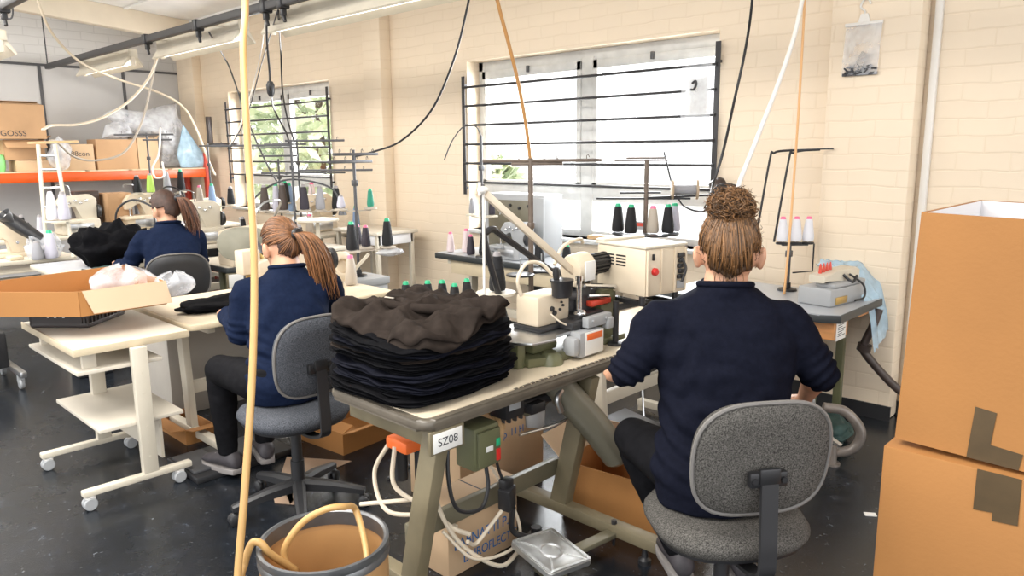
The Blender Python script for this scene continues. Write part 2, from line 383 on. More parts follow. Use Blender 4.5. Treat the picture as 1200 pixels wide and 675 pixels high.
def structure(name, mb, mats, angle=38, parent=None):
    o = link(name, mb.mesh(name, mats, angle), parent)
    if parent is None: o['kind'] = 'structure'
    return o
def lettering(text, size, m, root, mw, name='lettering', align='CENTER', squeeze=1.0):
    cu = bpy.data.curves.new(name, 'FONT'); cu.body = text; cu.size = size; cu.align_x = align; cu.align_y = 'CENTER'; cu.extrude = .0004
    t = bpy.data.objects.new('tmp', cu); COL.objects.link(t)
    dg = bpy.context.evaluated_depsgraph_get(); me = bpy.data.meshes.new_from_object(t.evaluated_get(dg))
    bpy.data.objects.remove(t); me.name = name; me.materials.clear(); me.materials.append(m)
    me.transform(mw @ Matrix.Diagonal((squeeze, 1, 1, 1)))
    return link(name, me, root)
def frame_m(o, x, y):
    """matrix whose local x, y axes lie along the given directions at o"""
    x, y = V(x).normalized(), V(y).normalized(); z = x.cross(y)
    m = Matrix((x, y, z)).transposed().to_4x4(); m.translation = V(o); return m
def remesh(mb, vox, smooth=6, fac=.5):
    me = bpy.data.meshes.new('tmp'); bmesh.ops.recalc_face_normals(mb.bm, faces=mb.bm.faces); mb.bm.to_mesh(me); mb.bm.free()
    o = bpy.data.objects.new('tmp', me); COL.objects.link(o)
    r = o.modifiers.new('r', 'REMESH'); r.mode = 'VOXEL'; r.voxel_size = vox
    sm = o.modifiers.new('s', 'SMOOTH'); sm.iterations = smooth; sm.factor = fac
    dg = bpy.context.evaluated_depsgraph_get(); dg.update()
    out = bpy.data.meshes.new_from_object(o.evaluated_get(dg)); bpy.data.objects.remove(o); bpy.data.meshes.remove(me)
    return out
def displace(me, fn):
    me.update(); ns = [v.normal.copy() for v in me.vertices]
    for v, n in zip(me.vertices, ns): v.co = v.co + n*fn(v.co, n)
    me.update()
def mesh_part(name, me, m, root):
    me.name = name; me.materials.clear(); me.materials.append(m); me.shade_smooth()
    mm = Matrix.Translation(root.location) @ rotz(root.rotation_euler.z); me.transform(mm.inverted())
    return link(name, me, root)

# ------------------------------------------------------------------ the room
WY = 4.80                       # inner face of the window wall
BX = -11.14                     # back partition
mb = MB(); mb.box(-14, 7, -9, 5.1, -.1, 0); structure('floor', mb, M_floor)
def ceil_z(y): return 3.44-.085*(y-3.0)
mb = MB(); c = []
for z in (0, .08):
    c += [V((-11.6, -1.5, ceil_z(-1.5)+z)), V((1.5, -1.5, ceil_z(-1.5)+z)), V((1.5, 5.1, ceil_z(5.1)+z)), V((-11.6, 5.1, ceil_z(5.1)+z))]
mb.hexa(c); structure('ceiling', mb, M_ceil)
W1 = (-5.18, -2.66, .90, 2.41); W2 = (-9.86, -7.44, .90, 2.41)
mb = MB(); xs = [-11.6, W2[0], W2[1], W1[0], W1[1], 2.0]
for i in (0, 2, 4): mb.box(xs[i], xs[i+1], WY, 5.06, 0, 3.5)
for ww in (W1, W2):
    mb.box(ww[0], ww[1], WY, 5.06, 0, ww[2]); mb.box(ww[0], ww[1], WY, 5.06, ww[3], 3.5)
structure('wall_right', mb, M_brick)
mb = MB(); mb.box(-6.60, -6.30, WY-.13, WY, 0, 3.5, .006); structure('trim_1', mb, M_brick)
mb = MB(); mb.box(-1.86, -1.36, WY-.15, WY, 0, 3.5, .02); structure('trim_2', mb, M_brick)
mb = MB(); mb.box(-11.13, -10.62, WY-.12, WY, 0, 3.5, .006); structure('trim_3', mb, M_brick)
mb = MB(); mb.box(-11.1, 2.0, WY-.012, WY+.0, 0, .09); mb.box(-1.87, -1.35, WY-.162, WY-.15, 0, .09); structure('baseboard_right', mb, M_black)
# back: grey partition with dark joint strips, white brick above it
mb = MB(); mb.box(BX-.06, BX, -6, WY, 0, 2.72); structure('wall_back', mb, M_panel)
mb = MB()
for y in (-.1, 1.45, 2.95, 3.95, 4.72): mb.box(BX, BX+.012, y-.018, y+.018, 0, 2.72)
mb.box(BX-.07, BX+.02, -6, WY, 2.72, 2.75); structure('trim_4', mb, M_dark)
mb = MB(); mb.box(-11.62, -11.4, -6, 5.0, 2.2, 4.4); structure('wall_back_upper', mb, M_white_brick)
for i, bx in enumerate((-10.2, -6.2, -2.2)):
    mb = MB(); c = []
    for z in (-.26, -.001):
        c += [V((bx-.07, -1.5, ceil_z(-1.5)+z)), V((bx+.07, -1.5, ceil_z(-1.5)+z)), V((bx+.07, WY, ceil_z(WY)+z)), V((bx-.07, WY, ceil_z(WY)+z))]
    mb.hexa(c, .008); structure('trim_%d' % (5+i), mb, M_beam)
mb = MB()
for y in (0.5, 1.3, 2.1, 2.9, 3.7, 4.5):
    c = []
    for z in (-.02, .01): c += [V((-11.4, y-.025, ceil_z(y)+z)), V((1.4, y-.025, ceil_z(y)+z)), V((1.4, y+.025, ceil_z(y)+z)), V((-11.4, y+.025, ceil_z(y)+z))]
    mb.hexa(c)
structure('trim_8', mb, M_ceil)
# outside
mb = MB(); mb.box(-40, 20, 5.2, 60, -.3, -.2); structure('ground_outside', mb, M_ground)

def window(n, ww):
    x0, x1, z0, z1 = ww; yf = 4.98
    o = MB(); t = .055
    mb = MB()
    for (a, b, c2, d) in ((x0, x0+t, z0, z1), (x1-t, x1, z0, z1), (x0, x1, z1-t-.03, z1), (x0, x1, z0, z0+t), (x0, x1, 1.20, 1.31)):
        mb.box(a, b, yf-.03, yf+.04, c2, d, .004)
    xm = x0+(x1-x0)*.505
    mb.box(xm-.062, xm+.062, yf-.035, yf+.04, z0, z1-t, .004)
    for a, b in ((x0+t, xm-.062), (xm+.062, x1-t)):
        for (p, q, r, s2) in ((a, a+.045, 1.31, z1-.085), (b-.045, b, 1.31, z1-.085), (a, b, 1.31, 1.355), (a, b, z1-.155, z1-.085)):
            mb.box(p, q, yf-.045, yf+.01, r, s2, .004)
    root = structure('window_%d' % n, mb, M_winframe)
    for a, b in ((x0+t, xm-.062), (xm+.062, x1-t)):
        g = MB(); g.box(a+.04, b-.04, yf-.002, yf+.002, 1.35, z1-.15); link('pane', g.mesh('pane', M_glass), root)
        g = MB(); g.box(a, b, yf-.002, yf+.002, z0+t, 1.20); link('pane', g.mesh('pane', M_glass), root)
        h = MB(); xx = (a+b)/2; h.box(xx-.012, xx+.012, yf-.065, yf-.04, z1-.13, z1-.075, .003); link('latch', h.mesh('latch', M_dark), root)
    s3 = MB(); s3.box(x0-.0, x1+.0, 4.74, 4.96, z0-.03, z0, .006); link('sill', s3.mesh('sill', M_winframe), root)
    return root
window(1, W1); window(2, W2)
def grille(ww, label):
    x0, x1 = ww[0], ww[1]
    g = thing('window_grille', label, 'window bars', ((x0+x1)/2, WY, 1.2))
    for x, e in ((x0-.01, 0), (x1+.015, .05)):
        mb = MB(); mb.box(x-.02, x+.02, WY-.045, WY-.037, 1.22, 2.28+e, .002)
        for z in (1.28, 2.2): mb.box(x-.01, x+.01, WY-.04, WY, z-.01, z+.01)
        part('post', mb, M_bar, g, True)
    for z in (1.335, 1.505, 1.675, 1.845, 2.015, 2.18):
        mb = MB(); mb.tube([(x0-.01, WY-.05, z), (x1+.015, WY-.05, z)], .011, 8); part('bar', mb, M_bar, g, True)
grille(W1, 'black iron window bars across the near window behind the spool stands')
grille(W2, 'black iron window bars across the far window left of the pillar')

# conduit in the corner of the pillar on the right
mb = MB(); mb.box(-1.335, -1.295, WY-.035, WY, 0, 3.3, .006)
single('conduit', mb, M_tubewhite, 'white square conduit running down the brick wall on the right', 'conduit', (-1.315, WY, 0))

# trees outside behind the glass
def tree(x, y, h, r, label, seed):
    rr = random.Random(seed); t = thing('garden_tree', label, 'tree', (x, y, -.2), 0)
    mb = MB(); mb.tube([(0, 0, 0), (.05, 0, h*.4), (0, .05, h*.75)], [.12, .05], 8)
    for k in range(5):
        a = rr.uniform(0, 6.28); mb.tube([(0, 0, h*.45), (math.cos(a)*r*.5, math.sin(a)*r*.5, h*.75)], [.05, .02], 6)
    part('trunk', mb, M_trunk, t)
    mb = MB()
    for k in range(2200):
        d = V((rr.gauss(0, 1), rr.gauss(0, 1), rr.gauss(0, 1))).normalized()*r*rr.uniform(.6, 1)
        p = V((d.x, d.y, h*.52+d.z*h*.46/r)); e = euler(rr.uniform(-1, 1), rr.uniform(-1, 1), rr.uniform(0, 6)); s = rr.uniform(.10, .17)
        q = [V((0, -s*1.3, 0)), V((s*.6, 0, .02)), V((0, s*1.3, 0)), V((-s*.6, 0, .02))]
        f = mb.bm.faces.new([mb.bm.verts.new(p+e @ c) for c in q])
    part('foliage', mb, M_leaf, t, angle=0)
tree(-12.2, 7.6, 4.6, 1.5, 'pale green leafy tree seen through the far window', 3)
tree(-8.9, 8.4, 1.9, .8, 'low pale green bush seen at the bottom left of the near window', 5)

# ------------------------------------------------------------------ ceiling rails and fluorescent battens
def rail(y, z, x0, x1, label, rods, clamps):
    t = thing('busbar_rail', label, 'rail', ((x0+x1)/2, y, z), 0, 'busbar rails under the roof')
    mb = MB(); mb.box(x0, x1, y-.03, y+.03, z-.032, z+.032, .01); part('track', mb, M_bar, t, True)
    for x in rods:
        mb = MB(); mb.cyl((x, y, z), (x, y, ceil_z(y)), .008, seg=6); part('hanger_rod', mb, M_dark, t, True)
    for x in clamps:
        mb = MB(); mb.box(x-.035, x+.035, y-.042, y+.042, z-.05, z+.045, .012); mb.box(x-.02, x+.02, y-.02, y+.02, z-.10, z-.04, .008)
        mb.cyl((x, y, z-.09), (x+.02, y, z-.14), .014, seg=8)
        part('tap_box', mb, M_black, t, True)
rail(3.0, 2.70, -10.98, 1.2, 'long black busbar rail hung above the benches along the window wall', [-10.95, -2.2, .6], [-7.75, -6.62, -5.45, -5.2])
rail(1.6, 2.70, -10.9, 1.2, 'short visible stretch of black busbar rail at the top left corner', [-10.6, -3.6, -.6], [-6.75])
def batten(x0, x1, y, z, label, yr=3.0):
    t = thing('fluorescent_batten', label, 'ceiling light', ((x0+x1)/2, y, z), 0, 'fluorescent battens under the roof')
    mb = MB(); mb.rings([[V((x, y+a, z+b)) for a, b in ((-.11, .0), (-.10, -.012), (-.035, .06), (.035, .06), (.10, -.012), (.11, 0), (.045, .10), (-.045, .10))] for x in (x0, x1)])
    part('reflector', mb, M_creamlt, t, True, angle=20)
    mb = MB(); mb.box(x0-.02, x1+.02, y-.05, y+.05, z+.09, z+.17, .008); part('housing', mb, M_creamlt, t, True)
    mb = MB(); mb.cyl((x0+.04, y, z+.03), (x1-.04, y, z+.03), .015, seg=10); part('tube', mb, M_tubelight, t, True)
    for x in (x0, x1):
        mb = MB(); mb.box(x-.015, x+.015, y-.02, y+.02, z+.0, z+.1, .003); part('lamp_holder', mb, M_white, t, True)
    for x in (x0+.25, x1-.25):
        mb = MB(); mb.bar((x, y, z+.15), (x, yr, 2.68), .03, .006); part('hanger', mb, M_creamlt, t, True)
batten(-10.3, -8.75, 3.22, 2.55, 'white fluorescent batten under the rail, farthest of the three along the window wall')
batten(-7.95, -6.25, 3.22, 2.55, 'white fluorescent batten under the rail, second from the far end')
batten(-5.75, -3.4, 3.22, 2.55, 'long white fluorescent batten at the top centre of the view, nearest of the three')
batten(-8.6, -7.05, 1.62, 2.40, 'white fluorescent batten cut off at the left edge of the view', 1.6)

# ------------------------------------------------------------------ pallet shelf at the back
t = thing('pallet_rack', 'grey rack shelf with a bright orange beam along the back wall', 'shelf', (-10.6, 2, 0))
mb = MB(); mb.box(-10.34, -10.27, -1.4, 4.60, 1.29, 1.405, .008); part('front_beam', mb, M_orange, t, True)
mb = MB(); mb.box(-11.0, -10.95, -1.4, 4.60, 1.29, 1.405, .008); part('rear_beam', mb, M_orange, t, True)
mb = MB()
for k in range(12): mb.box(-10.99, -10.28, -1.35+k*.5, -.9+k*.5, 1.405, 1.42, .002)
part('deck', mb, M_plwood, t, True)
for x in (-10.305, -10.97):
    for y in (-1.44, 4.63):
        mb = MB(); mb.box(x-.04, x+.04, y-.03, y+.03, 0, 1.62, .004); part('upright', mb, M_redpaint if y > 0 else M_dark, t, True)

def carton(name, label, x0, x1, y0, y1, z0, z1, m=None, rz=0, flaps=None, group=None, tape=True, cat='box', inner=None, wall=.006):
    """open or closed corrugated carton in local coordinates; flaps: list of (side, length, tilt)"""
    cx, cy = (x0+x1)/2, (y0+y1)/2; m = m or M_card
    t = thing(name, label, cat, (cx, cy, z0), rz, group or 'cartons around the hall'); a, b, h = (x1-x0)/2, (y1-y0)/2, z1-z0
    mb = MB()
    if flaps is None: mb.box(-a, a, -b, b, 0, h, .004)
    else:
        mb.box(-a+wall, a-wall, -b+wall, b-wall, .001, .008); mb.box(-a, -a+wall, -b+wall, b-wall, 0, h); mb.box(a-wall, a, -b+wall, b-wall, 0, h); mb.box(-a, a, -b, -b+wall, 0, h); mb.box(-a, a, b-wall, b, 0, h)
    part('carton_body', mb, m, t)
    if flaps is None:
        mb = MB(); mb.box(-a*.98, a*.98, -.003, .003, h-.0005, h+.0008); part('lid_seam', mb, M_ink, t)
    for f in flaps or []:
        side, ln, tilt = f[:3]; fm = f[3] if len(f) > 3 else (inner or m)
        ang = math.radians(tilt); dz, do = math.sin(ang)*ln, math.cos(ang)*ln   # tilt 90 = straight up, 0 = flat out
        mb = MB()
        if side == 'x+': P = [(a, -b, h), (a, b, h)]; o = V((do, 0, dz))
        if side == 'x-': P = [(-a, -b, h), (-a, b, h)]; o = V((-do, 0, dz))
        if side == 'y+': P = [(-a, b, h), (a, b, h)]; o = V((0, do, dz))
        if side == 'y-': P = [(-a, -b, h), (a, -b, h)]; o = V((0, -do, dz))
        p, q = V(P[0]), V(P[1]); n = (q-p).cross(o).normalized()*.0025
        mb.hexa([p-n, q-n, q+o-n, p+o-n, p+n, q+n, q+o+n, p+o+n]); part('flap', mb, fm, t)
    return t
sz = 1.42
b1 = carton('storage_carton', 'large brown carton at the left end of the back shelf, on top of another box', -10.75, -10.35, 2.18, 2.74, 1.80, 2.19, M_cardold, flaps=[('x+', .22, 172), ('x-', .2, 165)], inner=M_cardold)
lettering('GOSSS', .09, M_ink, b1, frame_m((.2015, -.06, .06), (0, 1, 0), (0, 0, 1)))
carton('storage_carton', 'low brown open-flapped carton under the large box at the shelf left end', -10.7, -10.42, 2.30, 2.72, 1.56, 1.79, M_cardold, flaps=[('x+', .16, -35), ('y+', .1, 30)])
carton('storage_carton', 'pale carton standing on the deck at the left end of the shelf', -10.75, -10.4, 2.40, 2.95, 1.42, 1.55, M_card2)
b2 = carton('storage_carton', 'pale carton with black marker numbers beside the left stack on the shelf', -10.75, -10.42, 2.90, 3.26, 1.42, 1.74, M_card2)
lettering('188con', .085, M_ink, b2, frame_m((.1665, .0, .20), (0, 1, 0), (0, 0, 1)))
carton('storage_carton', 'brown carton with its left side in shade in the middle of the back shelf', -10.75, -10.42, 3.29, 3.78, 1.42, 1.80, M_cardold)
carton('storage_carton', 'narrow pale carton half behind the plastic bags on the back shelf', -10.72, -10.42, 3.79, 4.05, 1.42, 1.82, M_card2, flaps=[('y+', .1, 60)])
mb = MB(); mb.lathe([(.0, 0), (.10, 0), (.115, .05), (.12, .17), (.105, .2), (.0, .2)], (-10.5, 2.20, 1.42)); single('plastic_tub', mb, M_greenpl, 'bright green plastic tub at the far left of the back shelf', 'tub', (-10.5, 2.2, 1.42))
def bag(name, label, c, size, m, seed, cat='bag', knot=True, parent=None, lo=0.0):
    """a loosely filled plastic bag: puffed body with creased film and a gathered neck"""
    mb = MB(); n, k = 28, 18
    def f(u, v):
        a = u*2*PI; s = math.sin(PI*min(1, v*1.02))**.45 if v < .97 else .12
        s = max(s, .1) if v > .5 else s
        d = V((math.cos(a), math.sin(a), 0)); p = V((d.x*size[0]/2*s, d.y*size[1]/2*s, v*size[2]))
        w = noise.noise(V((d.x*1.6+seed, d.y*1.6, v*2.2)))*.42+noise.noise(V((d.x*5, d.y*5+seed, v*4)))*.16-.10*abs(noise.noise(V((d.x*9+seed, d.y*9, v*3))))
        p.x *= 1+w; p.y *= 1+w; p.z += .22*size[2]*noise.noise(V((d.x*1.7, d.y*1.7, seed)))*(v if v > .1 else 0); p.z = max(0, p.z)
        return V(c)+p
    mb.grid(f, n, k)
    if knot:
        mb.grid(lambda u, v: V(c)+V(((.03+.10*v*(1+.4*math.sin(u*31)))*math.cos(u*2*PI), (.03+.10*v*(1+.4*math.sin(u*25)))*math.sin(u*2*PI), size[2]*(.97+.22*v))), 24, 3)
    o = single(name, mb, m, label, cat, c, angle=0); return o
def sheet_bag(label, x, outline, depth, m, seed, base):
    """slack film bag with pointed corners standing along the shelf: outline in (y, z)"""
    cy, cz = sum(p[0] for p in outline)/len(outline), sum(p[1] for p in outline)/len(outline); n = len(outline); P = []
    for k in range(n):
        for q in range(8): f = q/8; a, b = outline[k], outline[(k+1) % n]; P.append((a[0]+(b[0]-a[0])*f, a[1]+(b[1]-a[1])*f))
    N = len(P); mb = MB(); R = []
    for s in range(-12, 13):
        t = s/12; rho = max(.02, 1-abs(t)**1.6 if abs(t) > .001 else 1); sg = 1 if t > 0 else -1
        ring = []
        for k, (y, z) in enumerate(P):
            yy, zz = cy+(y-cy)*rho, cz+(z-cz)*rho
            cr = .05*noise.noise(V((yy*4+seed, zz*4, sg)))+.030*(.35-abs(noise.noise(V((yy*11+zz*5, zz*7-yy*4+seed, sg)))))+.012*noise.noise(V((yy*26, zz*22, seed)))
            ring.append(V((x+sg*depth*(1-rho**2.2)**.6+cr*(1-.4*rho), yy, max(base, zz+.01*noise.noise(V((yy*9, zz*9, seed)))))))
        R.append(ring)
    mb.rings(R); return single('plastic_bag', mb, m, label, 'bag', (x, cy, base), angle=0)
sheet_bag('big clear plastic bag of white goods slumped at the right end of the back shelf', -10.60, [(3.45, 2.10), (3.62, 2.20), (3.95, 2.16), (4.25, 2.27), (4.40, 2.29), (4.42, 2.12), (4.52, 1.90), (4.60, 1.43), (4.3, 1.43), (4.10, 1.43), (4.09, 1.80), (3.74, 1.92)], .20, M_filmw, 2.4, 1.425)
sheet_bag('small puffed plastic bag on the brown carton at the middle of the shelf', -10.58, [(3.42, 1.82), (3.48, 1.98), (3.62, 2.05), (3.76, 2.02), (3.80, 1.84), (3.62, 1.815)], .12, M_filmw, 5.1, 1.815)
sheet_bag('blue-tinted clear film trailing over the right end of the orange beam', -10.36, [(4.38, 2.0), (4.44, 1.9), (4.72, 1.46), (4.66, 1.43), (4.30, 1.43), (4.26, 1.6)], .05, M_filmblue, 8.8, 1.425)
bag('plastic_bag', 'crumpled white plastic bag in front of the left cartons on the shelf', (-10.36, 2.86, 1.42), (.18, .26, .38), M_filmw, 9.2, knot=False)

# ------------------------------------------------------------------ hoses, cables and tubes hanging through the hall
def cable(name, label, pts, r, m, cat='cable', smooth=8, top=False, group=None):
    P = [V(p) for p in pts]; base = P[-1]
    if top: P.insert(0, V((P[0].x, P[0].y, ceil_z(P[0].y)-.005)))
    mb = MB(); mb.tube(P, r, 8, smooth)
    return single(name, mb, m, label, cat, base, group, angle=0)

# ------------------------------------------------------------------ thread cones
CM = {'dark': (M_conedark, M_tipgreen), 'darkpink': (M_conepurple, M_tippink), 'darkgrey': (M_conedark, M_tipgrey), 'grey': (M_conegrey, M_tipgrey),
      'white': (M_conewhite, M_tippink), 'whiteplain': (M_conewhite, M_conewhite), 'lilac': (M_conelilac, M_tipgrey), 'blue': (M_coneblue, M_tipgreen), 'pink': (M_conepink, M_tippink),
      'brown': (M_conebrown, M_tipgrey), 'beige': (M_conebeige, M_tippink), 'lime': (M_conelime, M_tipgrey), 'green': (M_conegreen, M_tipgreen), 'purple': (M_conepurple, M_tipgrey), 'lilacgreen': (M_conelilac, M_tipgreen)}
CACHE = {}
def cone(kind, loc, label, h=.19, r=.038, group=None):
    key = (kind, round(h, 3), round(r, 3))
    if key not in CACHE:
        my, mt = CM[kind]
        a = MB(); a.lathe([(0, .006), (r*.9, .006), (r, .018), (r*.99, h*.25), (r*.62, h*.86), (r*.52, h*.9), (0, h*.9)], seg=20); y = a.mesh('yarn', my)
        b = MB(); b.lathe([(0, h*.895), (r*.50, h*.895), (r*.44, h*.97), (r*.34, h), (r*.2, h), (r*.18, h*.93), (0, h*.93)], seg=16); c = b.mesh('cone_tip', mt)
        CACHE[key] = (y, c)
    y, c = CACHE[key]
    t = thing('thread_cone', label, 'thread cone', loc, rnd.uniform(0, 6), group or 'thread cones on the tables and stands')
    link('yarn', y, t); link('cone_tip', c, t); return t

def thread_stand(label, loc, h, trays=(), arms=(), rz=0, m=None, base=True, mt=None, r=.011, spindle=True):
    """pole with trays (z, [(dx, dy)...], radius) and top guide arms (z, x0, x1, yaw)"""
    m = m or M_dark; mt = mt or M_creamlt
    t = thing('thread_stand', label, 'thread stand', loc, rz, 'thread stands along the sewing tables')
    mb = MB(); mb.cyl((0, 0, 0), (0, 0, h), r, seg=10); part('pole', mb, m, t)
    if base:
        mb = MB(); mb.lathe([(0, 0), (.06, 0), (.055, .012), (.022, .02), (.02, .05), (0, .05)]); part('base_flange', mb, M_blackmetal, t)
    for z, pos, pr in trays:
        for dx, dy in pos:
            mb = MB(); mb.lathe([(0, 0), (pr, 0), (pr, .008), (pr*.9, .012), (0, .012)], (dx, dy, z-.012)); mb.bar((0, 0, z-.018), (dx, dy, z-.018), .018, .008); part('cone_tray', mb, mt, t)
            if spindle:
                mb = MB(); mb.cyl((dx, dy, z), (dx, dy, z+.1), .004, seg=6); part('spindle', mb, M_steel, t)
    for z, a, b, yaw in arms:
        d = V((math.cos(yaw), math.sin(yaw), 0)); mb = MB(); mb.bar(d*a+V((0, 0, z)), d*b+V((0, 0, z)), .026, .02, .004)
        n = 4
        for k in range(n):
            p = d*(a+(b-a)*(k+.5)/n)+V((0, 0, z)); mb.tube([p+V((.0, 0, .0)), p+V((0, 0, .028)), p+V((.012, 0, .035)), p+V((.02, 0, .02))], .0025, 5)
        part('guide_arm', mb, m, t)
    mb = MB(); mb.box(-.018, .018, -.018, .018, h*.72, h*.72+.04, .005); part('clamp', mb, m, t)
    return t

def sewing_table(name, label, loc, rz, L, D, H, mtop, medge, mleg, th=.035, shelf=False, motor=False, legs=True, rad=.03, drawer=None):
    """local: length along x, operator side at -y, feet at z 0"""
    t = thing(name, label, 'table', loc, rz, 'work tables in the sewing hall')
    mb = MB(); a, b = L/2, D/2
    poly = []
    for cx, cy, a0 in ((a-rad, -b+rad, -90), (a-rad, b-rad, 0), (-a+rad, b-rad, 90), (-a+rad, -b+rad, 180)):
        for k in range(5): an = math.radians(a0+k*22.5); poly.append((cx+rad*math.cos(an), cy+rad*math.sin(an)))
    mb.prism(poly, H-th, H, bev=.006); part('tabletop', mb, medge, t)
    mb = MB(); mb.prism([(x*(1-.03/L), y*(1-.03/D)) for x, y in poly], H-.004, H+.0015); part('worktop_laminate', mb, mtop, t)
    if legs:
        for sx in (-1, 1):
            x = sx*(a-.14); mb = MB(); mb.bar((x, -.02, .07), (x, .02, H-th-.03), .04, .075, .004, up=(0, 1, 0)); part('leg', mb, mleg, t)
            mb = MB(); mb.box(x-.025, x+.025, -b*.92, b*.92, .03, .075, .006)
            for y in (-b*.85, b*.85): mb.cyl((x, y, 0), (x, y, .035), .022, seg=10)
            part('foot', mb, mleg, t)
            mb = MB(); mb.box(x-.022, x+.022, -b*.85, b*.85, H-th-.04, H-th, .004); part('top_rail', mb, mleg, t)
        mb = MB(); mb.box(-a+.14, a-.14, -.02, .02, .26, .33, .004); part('crossbar', mb, mleg, t)
    if motor:
        mb = MB(); mb.cyl((.05, .05, H-.2), (.3, .05, H-.2), .075, seg=16); mb.cyl((-.02, .05, H-.2), (.02, .05, H-.2), .05, seg=16); mb.box(.1, .26, .0, .1, H-.15, H-th, .01); part('motor', mb, M_dark, t)
        mb = MB(); mb.box(-.2, .06, -.12, .14, .07, .095, .008, euler(.15, 0, 0)); part('treadle', mb, M_dark, t)
        mb = MB(); mb.cyl((.04, -.02, .1), (.1, .05, H-.25), .006, seg=6); part('pull_rod', mb, M_steel, t)
    if shelf:
        mb = MB(); mb.box(-a+.12, a-.12, -b+.1, b-.1, .40, .42, .004); part('shelf', mb, mtop, t)
    if drawer:
        mb = MB(); mb.box(a-.36, a-.08, -b+.03, b-.08, H-th-.1, H-th-.002, .005); part('drawer', mb, drawer, t)
    return t

def sewing_machine(label, loc, rz, kind='flat', m=None, s=1.0):
    """industrial machine head; local: bed along x, needle end at -x, operator at -y"""
    m = m or M_creamlt
    t = thing('sewing_machine', label, 'sewing machine', loc, rz, 'industrial sewing machine heads')
    def S_(v): return V(v)*s
    if kind == 'flat':
        mb = MB(); mb.box(-.24*s, .24*s, -.09*s, .09*s, 0, .035*s, .008*s); part('bed', mb, m, t)
        mb = MB(); mb.prism([(x*s, z*s) for x, z in ((.10, .03), (.24, .03), (.24, .26), (.20, .29), (-.16, .27), (-.24, .25), (-.25, .12), (-.17, .11), (-.16, .17), (.06, .18), (.10, .15))], -.055*s, .055*s, Matrix.Rotation(PI/2, 4, 'X'), .014*s); part('arm', mb, m, t)
        mb = MB(); mb.lathe([(0, 0), (.05*s, 0), (.068*s, .008*s), (.068*s, .03*s), (.05*s, .036*s), (.02*s, .03*s), (0, .03*s)], S_((.245, 0, .215)), (1, 0, 0)); part('handwheel', mb, M_black, t)
        mb = MB(); mb.cyl(S_((-.21, 0, .13)), S_((-.21, 0, .045)), .005*s, seg=8); mb.box(-.22*s, -.195*s, -.02*s, .01*s, .036*s, .045*s, .002); part('needle_bar', mb, M_chrome, t)
        mb = MB(); mb.lathe([(0, 0), (.018*s, 0), (.018*s, .006), (.008, .014*s), (0, .02*s)], S_((-.15, -.055, .21)), (0, -1, 0), 12); mb.lathe([(0, 0), (.012*s, 0), (.012*s, .012*s), (0, .014*s)], S_((.16, -.055, .12)), (0, -1, 0), 12); part('tension_dial', mb, M_chrome, t)
        mb = MB(); mb.cyl(S_((-.05, .02, .28)), S_((-.05, .02, .35)), .004*s, seg=6); mb.ball(S_((-.05, .02, .35)), .009*s, u=8, v=6); part('thread_post', mb, M_steel, t)
    else:
        mb = MB(); mb.box(-.16*s, .16*s, -.11*s, .12*s, 0, .13*s, .018*s); mb.box(-.20*s, -.02*s, -.15*s, .04*s, .10*s, .125*s, .006*s); part('base_housing', mb, m, t)
        mb = MB(); mb.prism([(x*s, z*s) for x, z in ((.02, .12), (.16, .12), (.17, .30), (.12, .34), (-.10, .33), (-.15, .27), (-.14, .19), (-.09, .19), (-.06, .25), (.0, .26))], -.10*s, .03*s, Matrix.Rotation(PI/2, 4, 'X'), .016*s); part('upper_housing', mb, m, t)
        mb = MB(); mb.lathe([(0, 0), (.055*s, 0), (.062*s, .01*s), (.055*s, .03*s), (0, .035*s)], S_((.165, .0, .19)), (1, 0, 0)); part('handwheel', mb, M_black, t)
        mb = MB()
        for k in range(4): mb.lathe([(0, 0), (.014*s, 0), (.012*s, .02*s), (0, .03*s)], S_((-.06+.045*k, -.03, .27+.02*(k % 2))), (0, -1, 0), 10)
        part('tension_dial', mb, M_chrome, t)
        mb = MB(); mb.cyl(S_((-.12, -.05, .2)), S_((-.12, -.05, .13)), .006*s, seg=8); mb.box(-.135*s, -.1*s, -.09*s, -.03*s, .126*s, .135*s); part('needle_bar', mb, M_chrome, t)
        mb = MB(); mb.box(-.1*s, .1*s, -.114*s, -.109*s, .02*s, .095*s, .003); part('looper_cover', mb, M_steel, t)
        mb = MB(); mb.tube([S_(p) for p in ((-.03, 0, .33), (-.05, -.01, .42), (-.14, -.02, .43), (-.15, -.03, .40))], .004*s, 6, 4); part('thread_post', mb, M_steel, t)
    return t

def gooseneck(label, base, pts, head_dir, m=None, mhead=None, hr=.045):
    t = thing('gooseneck_lamp', label, 'lamp', base, 0, 'gooseneck lamps at the sewing stations')
    mb = MB(); mb.tube(pts, .009, 8, 8); part('neck', mb, m or M_dark, t, True)
    b = V(base); mb = MB(); mb.box(b.x-.025, b.x+.025, b.y-.025, b.y+.025, b.z, b.z+.045, .006); part('clamp', mb, M_dark, t, True)
    p = V(pts[-1]); d = V(head_dir).normalized()
    mb = MB(); mb.lathe([(.0, -.02), (.014, -.02), (.018, .02), (hr*.8, .06), (hr, .10), (hr*.94, .10), (hr*.7, .06), (0, .04)], p, d, 18); part('lamp_shade', mb, mhead or M_dark, t, True)
    mb = MB(); mb.ball(p+d*.065, .02, u=10, v=8); part('bulb', mb, M_paper, t, True)
    return t

